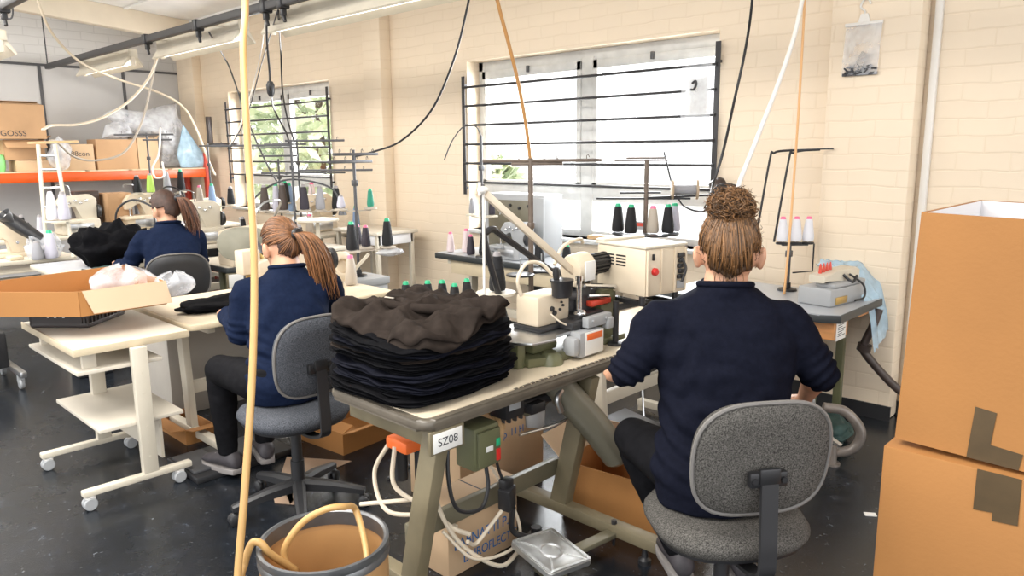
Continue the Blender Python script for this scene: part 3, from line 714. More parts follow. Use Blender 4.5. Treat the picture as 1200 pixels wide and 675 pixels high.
# ------------------------------------------------------------------ the near sewing table (sign SZ08)
TX0, TX1, TY0, TY1, TZ = -2.37, -1.80, 1.455, 2.72, .76
t = thing('sewing_table', 'near sewing table with worn rounded edge carrying the pile of black garments', 'table', ((TX0+TX1)/2, (TY0+TY1)/2, 0))
def rrect(x0, x1, y0, y1, r, n=6):
    P = []
    for cx, cy, a0 in ((x1-r, y0+r, -90), (x1-r, y1-r, 0), (x0+r, y1-r, 90), (x0+r, y0+r, 180)):
        for k in range(n+1): an = math.radians(a0+90*k/n); P.append((cx+r*math.cos(an), cy+r*math.sin(an)))
    return P
mb = MB(); mb.prism(rrect(TX0, TX1, TY0, TY1, .045), TZ-.042, TZ-.002, bev=.017, seg=4); part('tabletop', mb, M_topedge, t, True)
mb = MB(); mb.prism(rrect(TX0+.025, TX1-.025, TY0+.025, TY1-.025, .03), TZ-.006, TZ+.001); part('worktop_laminate', mb, M_top, t, True)
mb = MB()
for k in range(26): y = 1.9+.024*k+rnd.uniform(-.005, .005); mb.box(TX1-.031-rnd.uniform(0, .006), TX1-.0245, y, y+.018, TZ-.004, TZ+.0016)
part('chipped_edge', mb, M_topedge, t, True)
for i, (y, yb) in enumerate(((1.545, 1.515), (2.36, 2.33))):
    mb = MB(); mb.bar((-1.845, y, TZ-.05), (-1.975, yb, .08), .055, .085, .006, up=(1, 0, 0)); part('leg', mb, M_frametan, t, True)
    mb = MB(); mb.box(-2.42, -1.46, yb-.03, yb+.03, .075, .125, .006); part('foot', mb, M_frametan, t, True)
    for x in (-2.36, -1.53):
        f = MB(); f.lathe([(0, 0), (.026, 0), (.026, .018), (.014, .028), (.009, .075), (0, .075)], (x, yb, 0), seg=12); part('levelling_foot', f, M_black, t, True)
    mb = MB(); mb.box(-2.33, -1.83, y-.025, y+.025, TZ-.125, TZ-.043, .006); part('top_rail', mb, M_frametan, t, True)
mb = MB(); mb.box(-2.015, -1.985, 1.52, 2.34, .235, .31, .005); part('crossbar', mb, M_oliveg, t, True)
mb = MB(); mb.box(-1.815, -1.80, 1.475, 1.625, TZ-.125, TZ-.043, .003); part('sign_bracket', mb, M_frametan, t, True)
mb = MB(); mb.box(-1.8, -1.797, 1.487, 1.612, TZ-.118, TZ-.052, .001); sg = part('sign', mb, M_paper, t, True, label='white paper sign reading SZ08')
w0 = t.location
lettering('SZ08', .040, M_ink, sg, frame_m(V((-1.7965, 1.549, TZ-.086))-V(w0), (0, 1, 0), (0, 0, 1)), squeeze=1.05)
# drive under the table
mb = MB(); mb.box(-1.97, -1.865, 1.73, 1.86, .475, .64, .012); mb.box(-1.865, -1.85, 1.74, 1.85, .49, .625, .006); sw = part('switch_box', mb, M_olive, t, True)
def sub(name, mb, m, par, root, label=None):
    o = link(name, mb.mesh(name, m, 38, Matrix.Translation(-V(root.location))), par)
    if label: o['label'] = label
    return o
mb = MB(); mb.box(-1.851, -1.846, 1.825, 1.845, .555, .585, .002); sub('on_button', mb, M_tipgreen, sw, t, 'green on button')
mb = MB(); mb.box(-1.851, -1.845, 1.825, 1.845, .50, .545, .002); sub('off_button', mb, M_red, sw, t, 'red off button')
mb = MB(); mb.box(-1.851, -1.8485, 1.775, 1.81, .545, .565, .001); sub('rating_plate', mb, M_paper, sw, t)
mb = MB(); mb.cyl((-2.12, 1.97, .60), (-2.12, 2.22, .60), .085, seg=20); mb.cyl((-2.12, 2.22, .6), (-2.12, 2.28, .6), .06, seg=16); mb.box(-2.17, -2.05, 2.0, 2.2, .64, TZ-.04, .01)
for k in range(6): mb.box(-2.04, -2.02, 2.0+.035*k, 2.012+.035*k, .53, .68, .003)
part('drive_motor', mb, M_dark, t, True)
mb = MB(); mb.lathe([(0, 0), (.075, 0), (.08, .008), (.072, .018), (.08, .028), (.075, .036), (0, .036)], (-2.0, 1.92, .55), (.25, 1, 0), 24); mb.cyl((-2.01, 1.90, .55), (-1.98, 2.0, .55), .012, seg=8); part('pulley', mb, M_wood, t, True)
mb = MB(); mb.box(-1.95, -1.86, 1.89, 1.99, .63, .715, .006); mb.box(-1.96, -1.85, 2.02, 2.10, .62, .66, .004); mb.cyl((-1.9, 1.95, .66), (-1.9, 2.2, .64), .018, seg=10); part('drive_bracket', mb, M_black, t, True)
mb = MB(); mb.box(-1.8585, -1.857, 1.905, 1.965, .665, .695, .001); part('maker_plate', mb, M_greymach, t, True)
mb = MB(); mb.ball((-1.96, 2.13, .62), (.06, .085, .05)); part('motor_cover', mb, M_oliveg, t, True)
mb = MB(); mb.tube([(-1.895, 2.20, TZ-.05), (-1.86, 2.245, .64), (-1.80, 2.33, .52), (-1.745, 2.43, .36), (-1.738, 2.44, .338)], [.064, .064, .064, .062, .042], 20); part('suction_cylinder', mb, M_gunmetal, t, True)
mb = MB(); mb.tube([(-1.84, 2.22, TZ-.05), (-1.84, 2.16, .66), (-1.83, 2.17, .60)], .013, 8, 5); part('chute_bracket', mb, M_steel, t, True)
mb = MB(); mb.tube([(-1.88, 1.98, .545), (-1.87, 2.2, .535), (-1.87, 2.37, .56)], .006, 8, 6); part('lift_rod', mb, M_steel, t, True)
mb = MB(); mb.tube([(-1.88, 1.62, .66), (-1.86, 1.60, .5), (-1.85, 1.63, .38), (-1.85, 1.74, .34), (-1.86, 1.79, .40), (-1.88, 1.80, .48)], .0075, 8, 8); part('power_lead', mb, M_black, t, True)
mb = MB(); mb.tube([(-1.90, 1.87, .48), (-1.90, 1.89, .42), (-1.89, 1.905, .37)], .006, 8, 5); part('plug_lead', mb, M_black, t, True); mb = MB(); mb.tube([(-1.87, 1.93, .27), (-1.9, 1.96, .15), (-1.85, 2.02, .11)], .012, 8, 5); part('plug_lead', mb, M_black, t, True)
mb = MB(); mb.cbox((-1.88, 1.91, .315), (.055, .06, .10), .01, euler(.2, .1, .3)); mb.cbox((-1.88, 1.905, .375), (.04, .05, .04), .008); part('plug_connector', mb, M_black, t, True)
mb = MB()
mb.tube([(-1.95, 1.60, .62), (-1.96, 1.62, .4), (-1.93, 1.7, .2), (-1.88, 1.86, .05), (-1.9, 2.0, .05)], .0085, 8, 8)
mb.tube([(-1.89, 1.90, .27), (-1.9, 1.84, .22), (-1.92, 1.78, .16), (-1.9, 1.72, .2)], .0075, 8, 8)
mb.tube([(-2.05, 1.9, .5), (-2.0, 2.0, .3), (-1.92, 2.02, .14), (-1.88, 1.93, .09), (-1.9, 1.75, .12), (-1.97, 1.66, .24)], .0065, 8, 8)
part('air_tube', mb, M_tubecream, t, True)
# cast pedal in front of the foot
p = thing('foot_pedal', 'silver cast treadle plate on an arm under the near sewing table', 'pedal', (-1.73, 1.99, 0), -.18)
pm = euler(-.05, .09, 0); pm.translation = (0, 0, .10)
mb = MB(); mb.prism(rrect(-.125, .125, -.105, .105, .02), 0, .012, pm, .004); mb.prism(rrect(-.125, .125, -.105, .105, .02), .010, .02, pm, .002); part('plate', mb, M_alu, p)
mb = MB(); mb.lathe([(.035, 0), (.040, .008), (.046, .008), (.050, 0)], pm @ V((0, 0, .018)), (0.05, .05, 1), 24, False)
for a in (40, 140, 220, 320): c, s = math.cos(math.radians(a)), math.sin(math.radians(a)); mb.bar(pm @ V((c*.05, s*.05, .02)), pm @ V((c*.145, s*.125, .02)), .008, .008)
mb.bar(pm @ V((-.115, -.095, .021)), pm @ V((-.115, .095, .021)), .012, .008); mb.bar(pm @ V((.115, -.095, .021)), pm @ V((.115, .095, .021)), .012, .008); mb.bar(pm @ V((-.115, .095, .021)), pm @ V((.115, .095, .021)), .012, .008); mb.bar(pm @ V((-.115, -.095, .021)), pm @ V((.115, -.095, .021)), .012, .008)
part('raised_rib', mb, M_alu, p)
mb = MB(); mb.bar((.02, .08, .09), (-.0, .33, .085), .05, .022, .004); mb.box(-.08, .08, -.02, .02, .0, .10, .004); part('pedal_arm', mb, M_oliveg, p)
mb = MB(); mb.cyl((.0, .33, .03), (.0, .33, .13), .006, seg=8); mb.cyl((0, .33, .12), (0, .33, .14), .012, seg=6); part('bolt', mb, M_black, p)

# ------------------------------------------------------------------ the buttonhole machine
t = thing('buttonhole_machine', 'olive and cream buttonhole machine with polished bed plate on the near table', 'sewing machine', (-2.06, 2.42, TZ))
mb = MB(); mb.prism([(-2.26, 2.14), (-1.96, 2.12), (-1.93, 2.20), (-1.93, 2.42), (-2.26, 2.42)], TZ+.001, TZ+.04, bev=.008); mb.box(-2.22, -1.98, 2.17, 2.33, TZ+.04, TZ+.10, .02)
mb.lathe([(0, 0), (.055, 0), (.05, .03), (.03, .05), (0, .05)], (-1.95, 2.24, TZ+.001)); part('base_casting', mb, M_olive, t, True)
for x, y in ((-2.0, 2.10), (-2.22, 2.10)):
    mb = MB(); mb.box(x-.02, x+.02, y-.02, y+.025, TZ+.001, TZ+.105, .005); part('bed_post', mb, M_olive, t, True)
mb = MB(); mb.prism([(-2.24, 2.04), (-1.98, 2.06), (-1.92, 2.10), (-1.90, 2.22), (-1.94, 2.26), (-1.94, 2.50), (-2.2, 2.50)], TZ+.105, TZ+.117, bev=.004); part('bed_plate', mb, M_steel, t, True)
mb = MB(); mb.box(-2.15, -2.02, 2.245, 2.45, TZ+.135, TZ+.265, .014); part('cam_cover', mb, M_cream, t, True)
mb = MB()
for y, z, r in ((2.33, .205, .011), (2.345, .185, .012), (2.38, .195, .006), (2.40, .21, .006), (2.39, .225, .005)): mb.lathe([(0, 0), (r, 0), (r*.9, .008), (0, .008)], (-2.02, y, TZ+z), (1, 0, 0), 10)
part('adjusting_screw', mb, M_black, t, True)
mb = MB(); mb.box(-2.16, -2.0, 2.24, 2.66, TZ+.117, TZ+.137, .006); mb.box(-2.1, -1.96, 2.44, 2.62, TZ+.117, TZ+.165, .01); mb.box(-2.07, -1.93, 2.36, 2.50, TZ+.117, TZ+.15, .01); mb.cyl((-1.98, 2.44, TZ+.14), (-1.93, 2.44, TZ+.12), .02, seg=10); part('carriage', mb, M_black, t, True)
mb = MB(); mb.box(-2.15, -2.0, 2.64, 2.76, TZ+.001, TZ+.24, .012); mb.box(-2.16, -1.96, 2.62, 2.78, TZ+.001, TZ+.03, .006); part('column', mb, M_olive, t, True)
mb = MB(); mb.box(-2.11, -2.03, 2.44, 2.70, TZ+.215, TZ+.25, .01); mb.box(-2.1, -2.02, 2.52, 2.60, TZ+.14, TZ+.32, .012); mb.box(-2.13, -2.05, 2.46, 2.52, TZ+.14, TZ+.28, .008); part('machine_arm', mb, M_dark, t, True)
mb = MB(); mb.box(-2.02, -1.985, 2.56, 2.70, TZ+.18, TZ+.205, .004); part('red_guard', mb, M_redpaint, t, True)
mb = MB(); mb.tube([(-2.0, 2.52, TZ+.28), (-1.98, 2.66, TZ+.26), (-1.98, 2.72, TZ+.25)], .012, 8, 4); mb.tube([(-2.0, 2.55, TZ+.23), (-1.97, 2.66, TZ+.22)], .009, 8); part('link_rod', mb, M_chrome, t, True)
mb = MB(); mb.lathe([(0, 0), (.058, 0), (.066, .02), (.066, .10), (0, .10)], (-2.06, 2.50, TZ+.345), (.0, 1, .06), 22); mb.box(-2.11, -2.02, 2.50, 2.60, TZ+.27, TZ+.31, .01); mt2 = part('motor_housing', mb, M_cream, t, True)
mb = MB(); mb.box(-1.995, -1.988, 2.515, 2.585, TZ+.30, TZ+.385, .002); sub('motor_plate', mb, M_paper, mt2, t)
mb = MB(); pr = []
for k in range(16): mb.cbox((-2.06+.040*math.cos(k*PI/8), 2.665, TZ+.353+.040*math.sin(k*PI/8)), (.016, .135, .008), .001, euler(0, -k*PI/8, 0))
mb.cyl((-2.06, 2.60, TZ+.352), (-2.06, 2.735, TZ+.356), .040, seg=18); mb.cyl((-2.06, 2.735, TZ+.356), (-2.06, 2.748, TZ+.357), .046, seg=18); part('finned_motor', mb, M_black, t, True)
mb = MB(); mb.lathe([(0, 0), (.036, 0), (.042, .005), (.046, .06), (.050, .066), (.050, .074), (0, .078)], (-1.99, 2.36, TZ+.255), (0, 0, 1), 22); mb.lathe([(0, .07), (.012, .07), (.015, .1), (.012, .125), (0, .13)], (-2.0, 2.345, TZ+.255), (0, -.1, 1), 12); mb.tube([(-2.03, 2.38, TZ+.29), (-2.06, 2.42, TZ+.28)], .012, 8); part('oil_cup', mb, M_black, t, True)
mb = MB(); mb.cyl((-1.99, 2.475, TZ+.15), (-1.99, 2.475, TZ+.325), .0125, seg=12); mb.ball((-1.985, 2.475, TZ+.165), (.03, .028, .022)); mb.lathe([(0, 0), (.018, 0), (.018, .02), (0, .02)], (-1.99, 2.475, TZ+.31)); part('needle_column', mb, M_chrome, t, True)
mb = MB(); mb.box(-1.965, -1.885, 2.355, 2.51, TZ+.008, TZ+.115, .008); mb.box(-1.95, -1.88, 2.31, 2.36, TZ+.02, TZ+.10, .02); hb = part('head_box', mb, M_greymach, t, True)
mb = MB(); mb.box(-1.886, -1.882, 2.385, 2.508, TZ+.015, TZ+.112, .001); sub('instruction_label', mb, M_paper, hb, t, 'white label with an orange band')
mb = MB(); mb.box(-1.8822, -1.8812, 2.395, 2.50, TZ+.077, TZ+.105, .0004); sub('label_band', mb, M_orlabel, hb, t, 'orange warning band')
mb = MB(); mb.box(-1.93, -1.895, 2.42, 2.585, TZ+.122, TZ+.168, .006); mb.box(-1.92, -1.885, 2.545, 2.585, TZ+.10, TZ+.15, .005); mb.cyl((-1.896, 2.45, TZ+.15), (-1.888, 2.45, TZ+.15), .006, seg=8); mb.cyl((-1.896, 2.54, TZ+.15), (-1.888, 2.54, TZ+.15), .006, seg=8); part('clamp_bracket', mb, M_greymach, t, True)
mb = MB()
mb.tube([(-2.12, 2.25, TZ+.26), (-2.12, 2.23, TZ+.33), (-2.12, 2.28, TZ+.39), (-2.11, 2.36, TZ+.385), (-2.08, 2.41, TZ+.33)], .008, 8, 8)
mb.tube([(-2.18, 2.21, TZ+.16), (-2.2, 2.13, TZ+.19), (-2.18, 2.08, TZ+.16), (-2.1, 2.08, TZ+.12), (-2.08, 2.14, TZ+.12)], .007, 8, 8)
mb.tube([(-2.1, 2.44, TZ+.37), (-2.12, 2.52, TZ+.44), (-2.14, 2.66, TZ+.46), (-2.2, 2.76, TZ+.43)], .008, 8, 8)
mb.tube([(-2.0, 2.30, TZ+.19), (-1.97, 2.34, TZ+.15), (-1.96, 2.42, TZ+.12), (-1.95, 2.5, TZ+.13)], .004, 6, 8)
mb.tube([(-2.05, 2.77, TZ+.31), (-2.03, 2.83, TZ+.22), (-2.0, 2.78, TZ+.13), (-1.95, 2.62, TZ+.10)], .007, 8, 8)
part('air_tube', mb, M_tubecream, t, True)
mb = MB(); mb.bar((-2.1, 2.03, 1.455), (-2.05, 2.54, 1.075), .022, .028, .003); mb.cyl((-2.05, 2.54, 1.07), (-2.0, 2.48, 1.05), .012, seg=8); part('thread_arm', mb, M_tubecream, t, True)
mb = MB(); mb.ball((-2.1, 2.015, 1.47), (.018, .022, .016)); mb.cyl((-2.1, 2.0, 1.45), (-2.1, 2.0, 1.50), .006, seg=8); mb.tube([(-2.1, 2.02, 1.46), (-2.102, 2.018, 1.0), (-2.1, 2.02, .90)], .0055, 6); mb.cyl((-2.1, 2.02, .90), (-2.1, 2.02, .965), .011, .006, 10); part('thread_guide', mb, M_tubewhite, t, True)
mb = MB(); mb.lathe([(0, 0), (.010, 0), (.014, .05), (.008, .075), (0, .08)], (-2.1, 2.02, .885)); part('yellow_tip', mb, M_yellow, t, True)
mb = MB(); mb.tube([(-2.2, 2.24, .90), (-2.2, 2.12, 1.25), (-2.2, 2.13, 1.29), (-2.2, 2.17, 1.30), (-2.2, 2.22, 1.27), (-2.12, 2.46, 1.09)], .014, 8, 3); part('guide_frame', mb, M_black, t, True)
mb = MB(); mb.cyl((-2.24, 2.20, TZ+.001), (-2.24, 2.20, 1.02), .011, seg=10); mb.lathe([(0, 0), (.085, 0), (.085, .010), (0, .010)], (-2.24, 2.22, 1.015), seg=26); part('spool_tray', mb, M_creamlt, t, True)
cone('darkgrey', (-2.24, 2.23, 1.026), 'dark thread cone with reddish tip on the round tray behind the buttonhole machine', .17, .036)

# ------------------------------------------------------------------ pile of folded garments
def garment(z, th, x0, x1, y0, y1, rz, m, label, lobes, seed, droop=0, wr=.004, name='folded_garment', top=False):
    cx, cy = (x0+x1)/2, (y0+y1)/2; a, b = (x1-x0)/2, (y1-y0)/2
    N = 150; mb = MB(); rr = random.Random(seed)
    per = []
    for k in range(N):
        an = 2*PI*k/N; c, s = math.cos(an), math.sin(an); e = 5.0
        rad = (abs(c/a)**e+abs(s/b)**e)**(-1/e); per.append((c*rad, s*rad))
    # side profile with fold lobes, then inward rings over the top and bottom
    prof = [(.0, .0), (.35, 0), (.7, 0), (.9, .0)]
    for l in range(lobes):
        z0, z1 = l/lobes, (l+1)/lobes; off = 1-.02*rr.random()
        prof += [(off-.06, z0+.04/lobes), (off-.006, z0+.25/lobes), (off+.008, z0+.55/lobes), (off-.012, z0+.88/lobes)]
    prof += [(.97, .97), (.94, 1)]+[(q/40, 1.02) for q in range(36, 0, -2 if top else -8)]+[(.0, 1.02)]
    rot = rotz(rz)
    rings = []
    for f, zz in prof:
        ring = []
        for k, (px, py) in enumerate(per):
            u = f if f > 0 else .002
            nx = noise.noise(V((px*9+seed*3.1, py*9, seed+zz*3)))
            edge = 1+.045*nx*min(1, u*1.4)+.05*noise.noise(V((px*3.5+seed, py*3.5, zz*1.2)))*u+.02*noise.noise(V((px*17+seed, py*17, zz*2)))*u
            x, y = px*u*edge, py*u*edge
            zl = zz*th+wr*2.6*noise.noise(V((x*10+seed, y*10, seed*.7)))*(u**.5)*(.3+zz)
            if top: zl += wr*(1.9*(.6-2.4*abs(noise.noise(V((x*6+y*2.5+seed, y*5-x*2.5, 3.1)))))+1.7*(.4-1.6*abs(noise.noise(V((x*13-y*8, y*11+x*6, seed)))))+.8*noise.noise(V((x*30, y*22-x*12, seed))))*zz
            sag = 0
            if droop:
                d = V((x-a*.95, y+b*.95)).length; sag = -droop*max(0, 1-d/.38)**1.5
                sag += -.55*droop*max(0, (max(abs(x)/a, abs(y)/b)-.72)/.28)**2
            p = rot @ V((x, y, zl)); ring.append(V((p.x, p.y, p.z+sag)))
        rings.append(ring)
    mb.rings(rings)
    t = single(name, mb, m, label, 'garment', None, 'folded black garments in the pile on the near table', angle=0)
    t.location = (cx, cy, z); return t
ORD = ['lowest', 'second from the bottom', 'third from the bottom', 'fourth from the bottom', 'fifth from the bottom', 'sixth from the bottom', 'seventh from the bottom', 'eighth from the bottom', 'seventh from the top', 'sixth from the top', 'fifth from the top', 'fourth from the top', 'third from the top', 'second from the top']
z = TZ+.002
for k in range(14):
    r1 = random.Random(100+k); th = .0205 if k < 11 else .017
    jx, jy = r1.uniform(-.026, .026), r1.uniform(-.026, .026); gx = .012 if k in (1, 2, 7) else 0
    m = M_garmentbrown if k in (13, 8) else (M_garmentnavy if k in (3, 5, 10) else M_garment)
    lab = ('washed-black folded garment' if k in (13, 8) else 'blue-black folded garment' if k in (3, 5, 10) else 'black folded garment')+', '+ORD[k]+' of the pile on the near table'
    d = max(0, (k-7)/6)*.035
    garment(z, th, -2.41+jx-gx, -1.885+jx+gx, 1.455+jy, 2.0+jy, r1.uniform(-.06, .06), m, lab, r1.choice((2, 3, 3)), k+1, d, .0055)
    z += th*.955
g = garment(z+.006, .034, -2.40, -1.87, 1.465, 1.995, .10, M_garmentbrown, 'rumpled washed-black garment lying loose on top of the pile on the near table', 2, 77, .062, .014, top=True)
# raised collar and sleeve folds of the top garment
mb = MB()
mb.tube([(-2.33, 1.62, z+.03), (-2.25, 1.60, z+.045), (-2.12, 1.66, z+.035), (-2.0, 1.75, z+.03), (-1.95, 1.9, z+.02)], [.012, .02, .018, .02, .01], 8, 6)
mb.tube([(-2.3, 1.9, z+.022), (-2.2, 1.82, z+.036), (-2.1, 1.85, z+.032), (-1.98, 1.95, z+.016)], [.01, .022, .02, .01], 8, 6)
mb.tube([(-2.3, 1.73, z+.028), (-2.2, 1.70, z+.038), (-2.08, 1.58, z+.025), (-1.95, 1.56, z+.0)], [.01, .016, .016, .008], 8, 6)
o = link('collar_fold', mb.mesh('collar_fold', M_garmentbrown, 0, Matrix.Translation(-V(g.location))), g)
mb = MB(); mb.cbox((-2.2, 1.63, z+.067), (.035, .012, .002), 0, euler(0, .1, .5)); link('care_label', mb.mesh('care_label', M_conebeige, 0, Matrix.Translation(-V(g.location))), g)

# ------------------------------------------------------------------ control box on its post at the right end of the near table
t = thing('control_box', 'cream control box with red button on a post behind the near table', 'control box', (-1.93, 2.66, TZ), math.radians(-10))
mb = MB(); mb.cyl((0, 0, 0), (0, 0, .20), .014, seg=12); mb.lathe([(0, 0), (.035, 0), (.035, .012), (.018, .018), (0, .018)], (0, 0, 0)); mb.bar((0, 0, .17), (-.02, .28, .17), .03, .02); mb.bar((-.12, .1, .185), (.12, .1, .185), .03, .02); mb.bar((-.12, .26, .185), (.12, .26, .185), .03, .02); part('post', mb, M_black, t)
mb = MB()
for x in (-.13, .10):
    for y in (.06, .27): mb.cyl((x, y, .19), (x, y, .227), .014, seg=10)
part('rubber_foot', mb, M_black, t)
B0, B1, C0, C1, Z0, Z1 = -.19, .115, .06, .315, .225, .435
mb = MB(); mb.box(B0, B1, C0, C1, Z0, Z1, .008); bx = part('case', mb, M_cream, t)
mb = MB(); mb.box(B0-.006, B1+.006, C0-.006, C1+.006, Z1, Z1+.012, .004); mb.box(B0-.006, B0+.05, C0-.006, C1+.006, Z1+.01, Z1+.024, .006); part('lid', mb, M_creamlt, t)
mb = MB(); mb.box(B1, B1+.004, C0+.01, C1-.01, Z0+.01, Z1-.01, .001); mb.box(B1+.002, B1+.012, C0+.09, C0+.098, Z0+.006, Z1-.006, .001); mb.box(B1+.002, B1+.012, C0+.175, C0+.183, Z0+.006, Z1-.006); mb.box(B1+.002, B1+.012, C0+.004, C0+.012, Z0+.006, Z1-.006); mb.box(B1+.002, B1+.012, C1-.014, C1-.004, Z0+.006, Z1-.006); part('front_panel', mb, M_cream, t)
mb = MB()
for col in range(2):
    for r in range(4): mb.box(B0+.05+.075*col, B0+.11+.075*col, C0-.0012, C0+.002, Z1-.045-.014*r, Z1-.038-.014*r)
part('vent_slots', mb, M_black, t)
mb = MB(); mb.lathe([(0, 0), (.017, 0), (.017, .012), (.012, .018), (0, .018)], (B1+.004, C0+.05, Z1-.10), (1, 0, 0), 16); part('red_button', mb, M_red, t)
mb = MB(); mb.box(B1+.004, B1+.012, C0+.035, C0+.047, Z1-.05, Z1-.022, .002); part('rocker_switch', mb, M_black, t)
mb = MB()
for k in range(5): mb.box(B1+.003, B1+.016, C0+.195+.006*(k % 2), C0+.235-.004*(k % 3), Z1-.05-.024*k, Z1-.03-.024*k, .003)
mb.tube([(B1+.012, C0+.215, Z1-.05), (B1+.03, C0+.225, Z1-.1), (B1+.02, C0+.21, Z1-.16)], .006, 6, 6); part('connector_row', mb, M_black, t)
mb = MB(); mb.box(B1+.003, B1+.008, C0+.195, C0+.24, Z0+.02, Z0+.055, .001); part('rating_plate', mb, M_greymach, t)

# ------------------------------------------------------------------ cartons under and beside the near table
c = carton('printed_carton', 'pale carton with blue printed words under the near sewing table', -2.16, -2.01, 1.72, 2.10, 0, .30, M_card2, .0)
lettering('LABNATTI P.S', .062, M_blue, c, frame_m((.0765, .0, .125), (0, 1, 0), (0, 0, 1)), squeeze=.86)
lettering('DUROFLECT S', .055, M_blue, c, frame_m((.0765, .035, .055), (0, 1, 0), (0, 0, 1)), squeeze=.86)
c = carton('printed_carton', 'pale carton with a row of blue print standing behind the crossbar of the near table', -2.72, -2.36, 2.10, 2.66, 0, .37, M_card2, .0)
lettering('I  n  u p  I I H', .05, M_blue, c, frame_m((.1815, .0, .30), (0, 1, 0), (0, 0, 1)))
c = carton('storage_carton', 'open brown carton with orange inside walls beside the right foot of the near table', -2.10, -1.55, 2.50, 2.86, 0, .23, M_card, .12, flaps=[('x-', .15, 40), ('y+', .14, 120)], inner=M_cardin)
mb = MB(); mb.box(-.15, -.05, -.1, .02, .008, .09, .015); mb.box(.02, .16, -.06, .1, .008, .05, .01)
link('red_offcut', mb.mesh('red_offcut', M_red), c)

# two stacked cartons at the right
c = carton('tall_carton', 'large plain brown carton on the floor, bottom of the stack at the right edge', -.652, .05, 2.21, 2.87, 0, .775, M_card, 0)
mb = MB(); mb.prism([(-.115, .775), (-.015, .775), (-.012, .648), (-.07, .642), (-.07, .665), (-.115, .66)], .3305, .3325, Matrix.Rotation(PI/2, 4, 'X')); link('packing_tape', mb.mesh('packing_tape', M_tape), c)
c = carton('tall_carton', 'open-topped brown carton on top of the stack at the right edge', -.632, .043, 2.235, 2.86, .787, 1.437, M_card, 0, flaps=[])
c.rotation_euler[1] = .026; a_, b_ = .3375-.0075, .3125-.0075
mb = MB(); mb.box(-a_, a_, b_-.0012, b_, .01, .648); mb.box(-a_, -a_+.0012, -b_, b_-.0015, .01, .648); link('white_lining', mb.mesh('white_lining', M_whitecard), c)
mb = MB(); mb.prism([(-.155, 0), (-.035, 0), (-.03, .045), (-.104, .05), (-.100, .14), (-.150, .145)], .3128, .3145, Matrix.Rotation(PI/2, 4, 'X')); link('packing_tape', mb.mesh('packing_tape', M_tape), c)

# ------------------------------------------------------------------ fibre drum with hose in it
DX, DY, DH, DR = -1.865, 1.105, .47, .19
t = thing('fibre_drum', 'open round fibre drum with a grey steel rim on the floor, hose coiled inside', 'drum', (DX, DY, 0))
mb = MB(); mb.lathe([(DR-.004, 0), (DR, .01), (DR, DH-.01), (DR-.008, DH-.01), (DR-.008, .02), (0, .02)], seg=48, caps=False); mb.mi = 1
part('drum_wall', mb, [M_drum], t)
mb = MB(); mb.lathe([(DR-.009, DH-.06), (DR-.009, .03), (DR-.02, .022), (0, .022)], seg=48, caps=False); part('drum_lining', mb, M_drumin, t)
mb = MB(); mb.lathe([(DR-.010, DH-.045), (DR-.011, DH), (DR-.004, DH+.006), (DR+.004, DH+.004), (DR+.005, DH-.015), (DR+.002, DH-.02), (DR+.005, DH-.025), (DR+.005, DH-.042), (DR+.0, DH-.045)], seg=48, caps=False); part('steel_rim', mb, M_rim, t)
mb = MB(); mb.lathe([(DR+.0, .002), (DR+.004, .003), (DR+.004, .03), (DR+.0, .032)], seg=48, caps=False); part('bottom_hoop', mb, M_rim, t)
h = [(-2.42, 1.26, ceil_z(1.26)-.01), (-2.388, 1.250, 2.260), (-2.300, 1.180, 1.932), (-2.202, 1.123, 1.617), (-2.105, 1.069, 1.315), (-2.023, 0.998, 1.002), (-1.961, 0.918, 0.675), (-1.937, 0.866, 0.435), (-1.922, 0.839, 0.271), (-2.10, .90, .12), (-2.13, .92, .03), (-2.16, .96, .012), (-2.12, 1.0, .05), (-1.969, 0.887, 0.363), (-1.971, 0.904, 0.437), (-1.963, 0.926, 0.493), (-1.943, 0.945, 0.493), (-1.935, 0.970, 0.450), (-1.94, 1.05, .36)]
cable('air_hose', 'thick yellowed hose hanging from the ceiling down to the drum', h, .0115, M_hose, 'hose')
hh = [(-1.913, 1.036, 0.290), (-1.940, 1.029, 0.367), (-1.953, 1.021, 0.436), (-1.927, 1.065, 0.512), (-1.883, 1.118, 0.554), (-1.864, 1.177, 0.550), (-1.896, 1.246, 0.496), (-1.74, 1.17, .40), (-1.75, 1.10, .3), (-1.80, 1.02, .28), (-1.9, 1.0, .28), (-1.95, 1.08, .26), (-1.91, 1.18, .24), (-1.82, 1.2, .2)]
cable('air_hose', 'loops of yellowed hose lying inside the fibre drum', hh, .0105, M_hose, 'hose')

# ------------------------------------------------------------------ trolley on castors with the open carton and crate
t = thing('trolley_desk', 'white trolley desk on four castors at the left with a lower shelf', 'trolley', (-4.08, 1.22, 0))
TRX, TRY = -.03, -.03
mb = MB(); mb.box(-4.50, -3.66, 1.015, 1.53, .722, .752, .003); part('tabletop', mb.shift(TRX, TRY), M_white, t, True)
mb = MB(); mb.box(-4.505, -3.655, 1.008, 1.015, .720, .754, .001); mb.box(-3.66, -3.654, 1.01, 1.53, .720, .754, .001); part('edge_band', mb.shift(TRX, TRY), M_plwood, t, True)
mb = MB(); mb.box(-4.46, -3.68, 1.02, 1.40, .622, .640, .002); part('pull_out_tray', mb.shift(TRX, TRY), M_white, t, True)
for x in (-4.40, -3.74):
    mb = MB(); mb.box(x-.015, x+.015, 1.06, 1.12, .640, .722, .002); part('tray_runner', mb.shift(TRX, TRY), M_white, t, True)
mb = MB(); mb.box(-4.32, -3.66, 1.08, 1.47, .335, .353, .002); part('lower_shelf', mb.shift(TRX, TRY), M_white, t, True)
mb = MB(); mb.box(-4.30, -3.70, 1.36, 1.375, .12, .335, .002); part('back_panel', mb.shift(TRX, TRY), M_white, t, True)
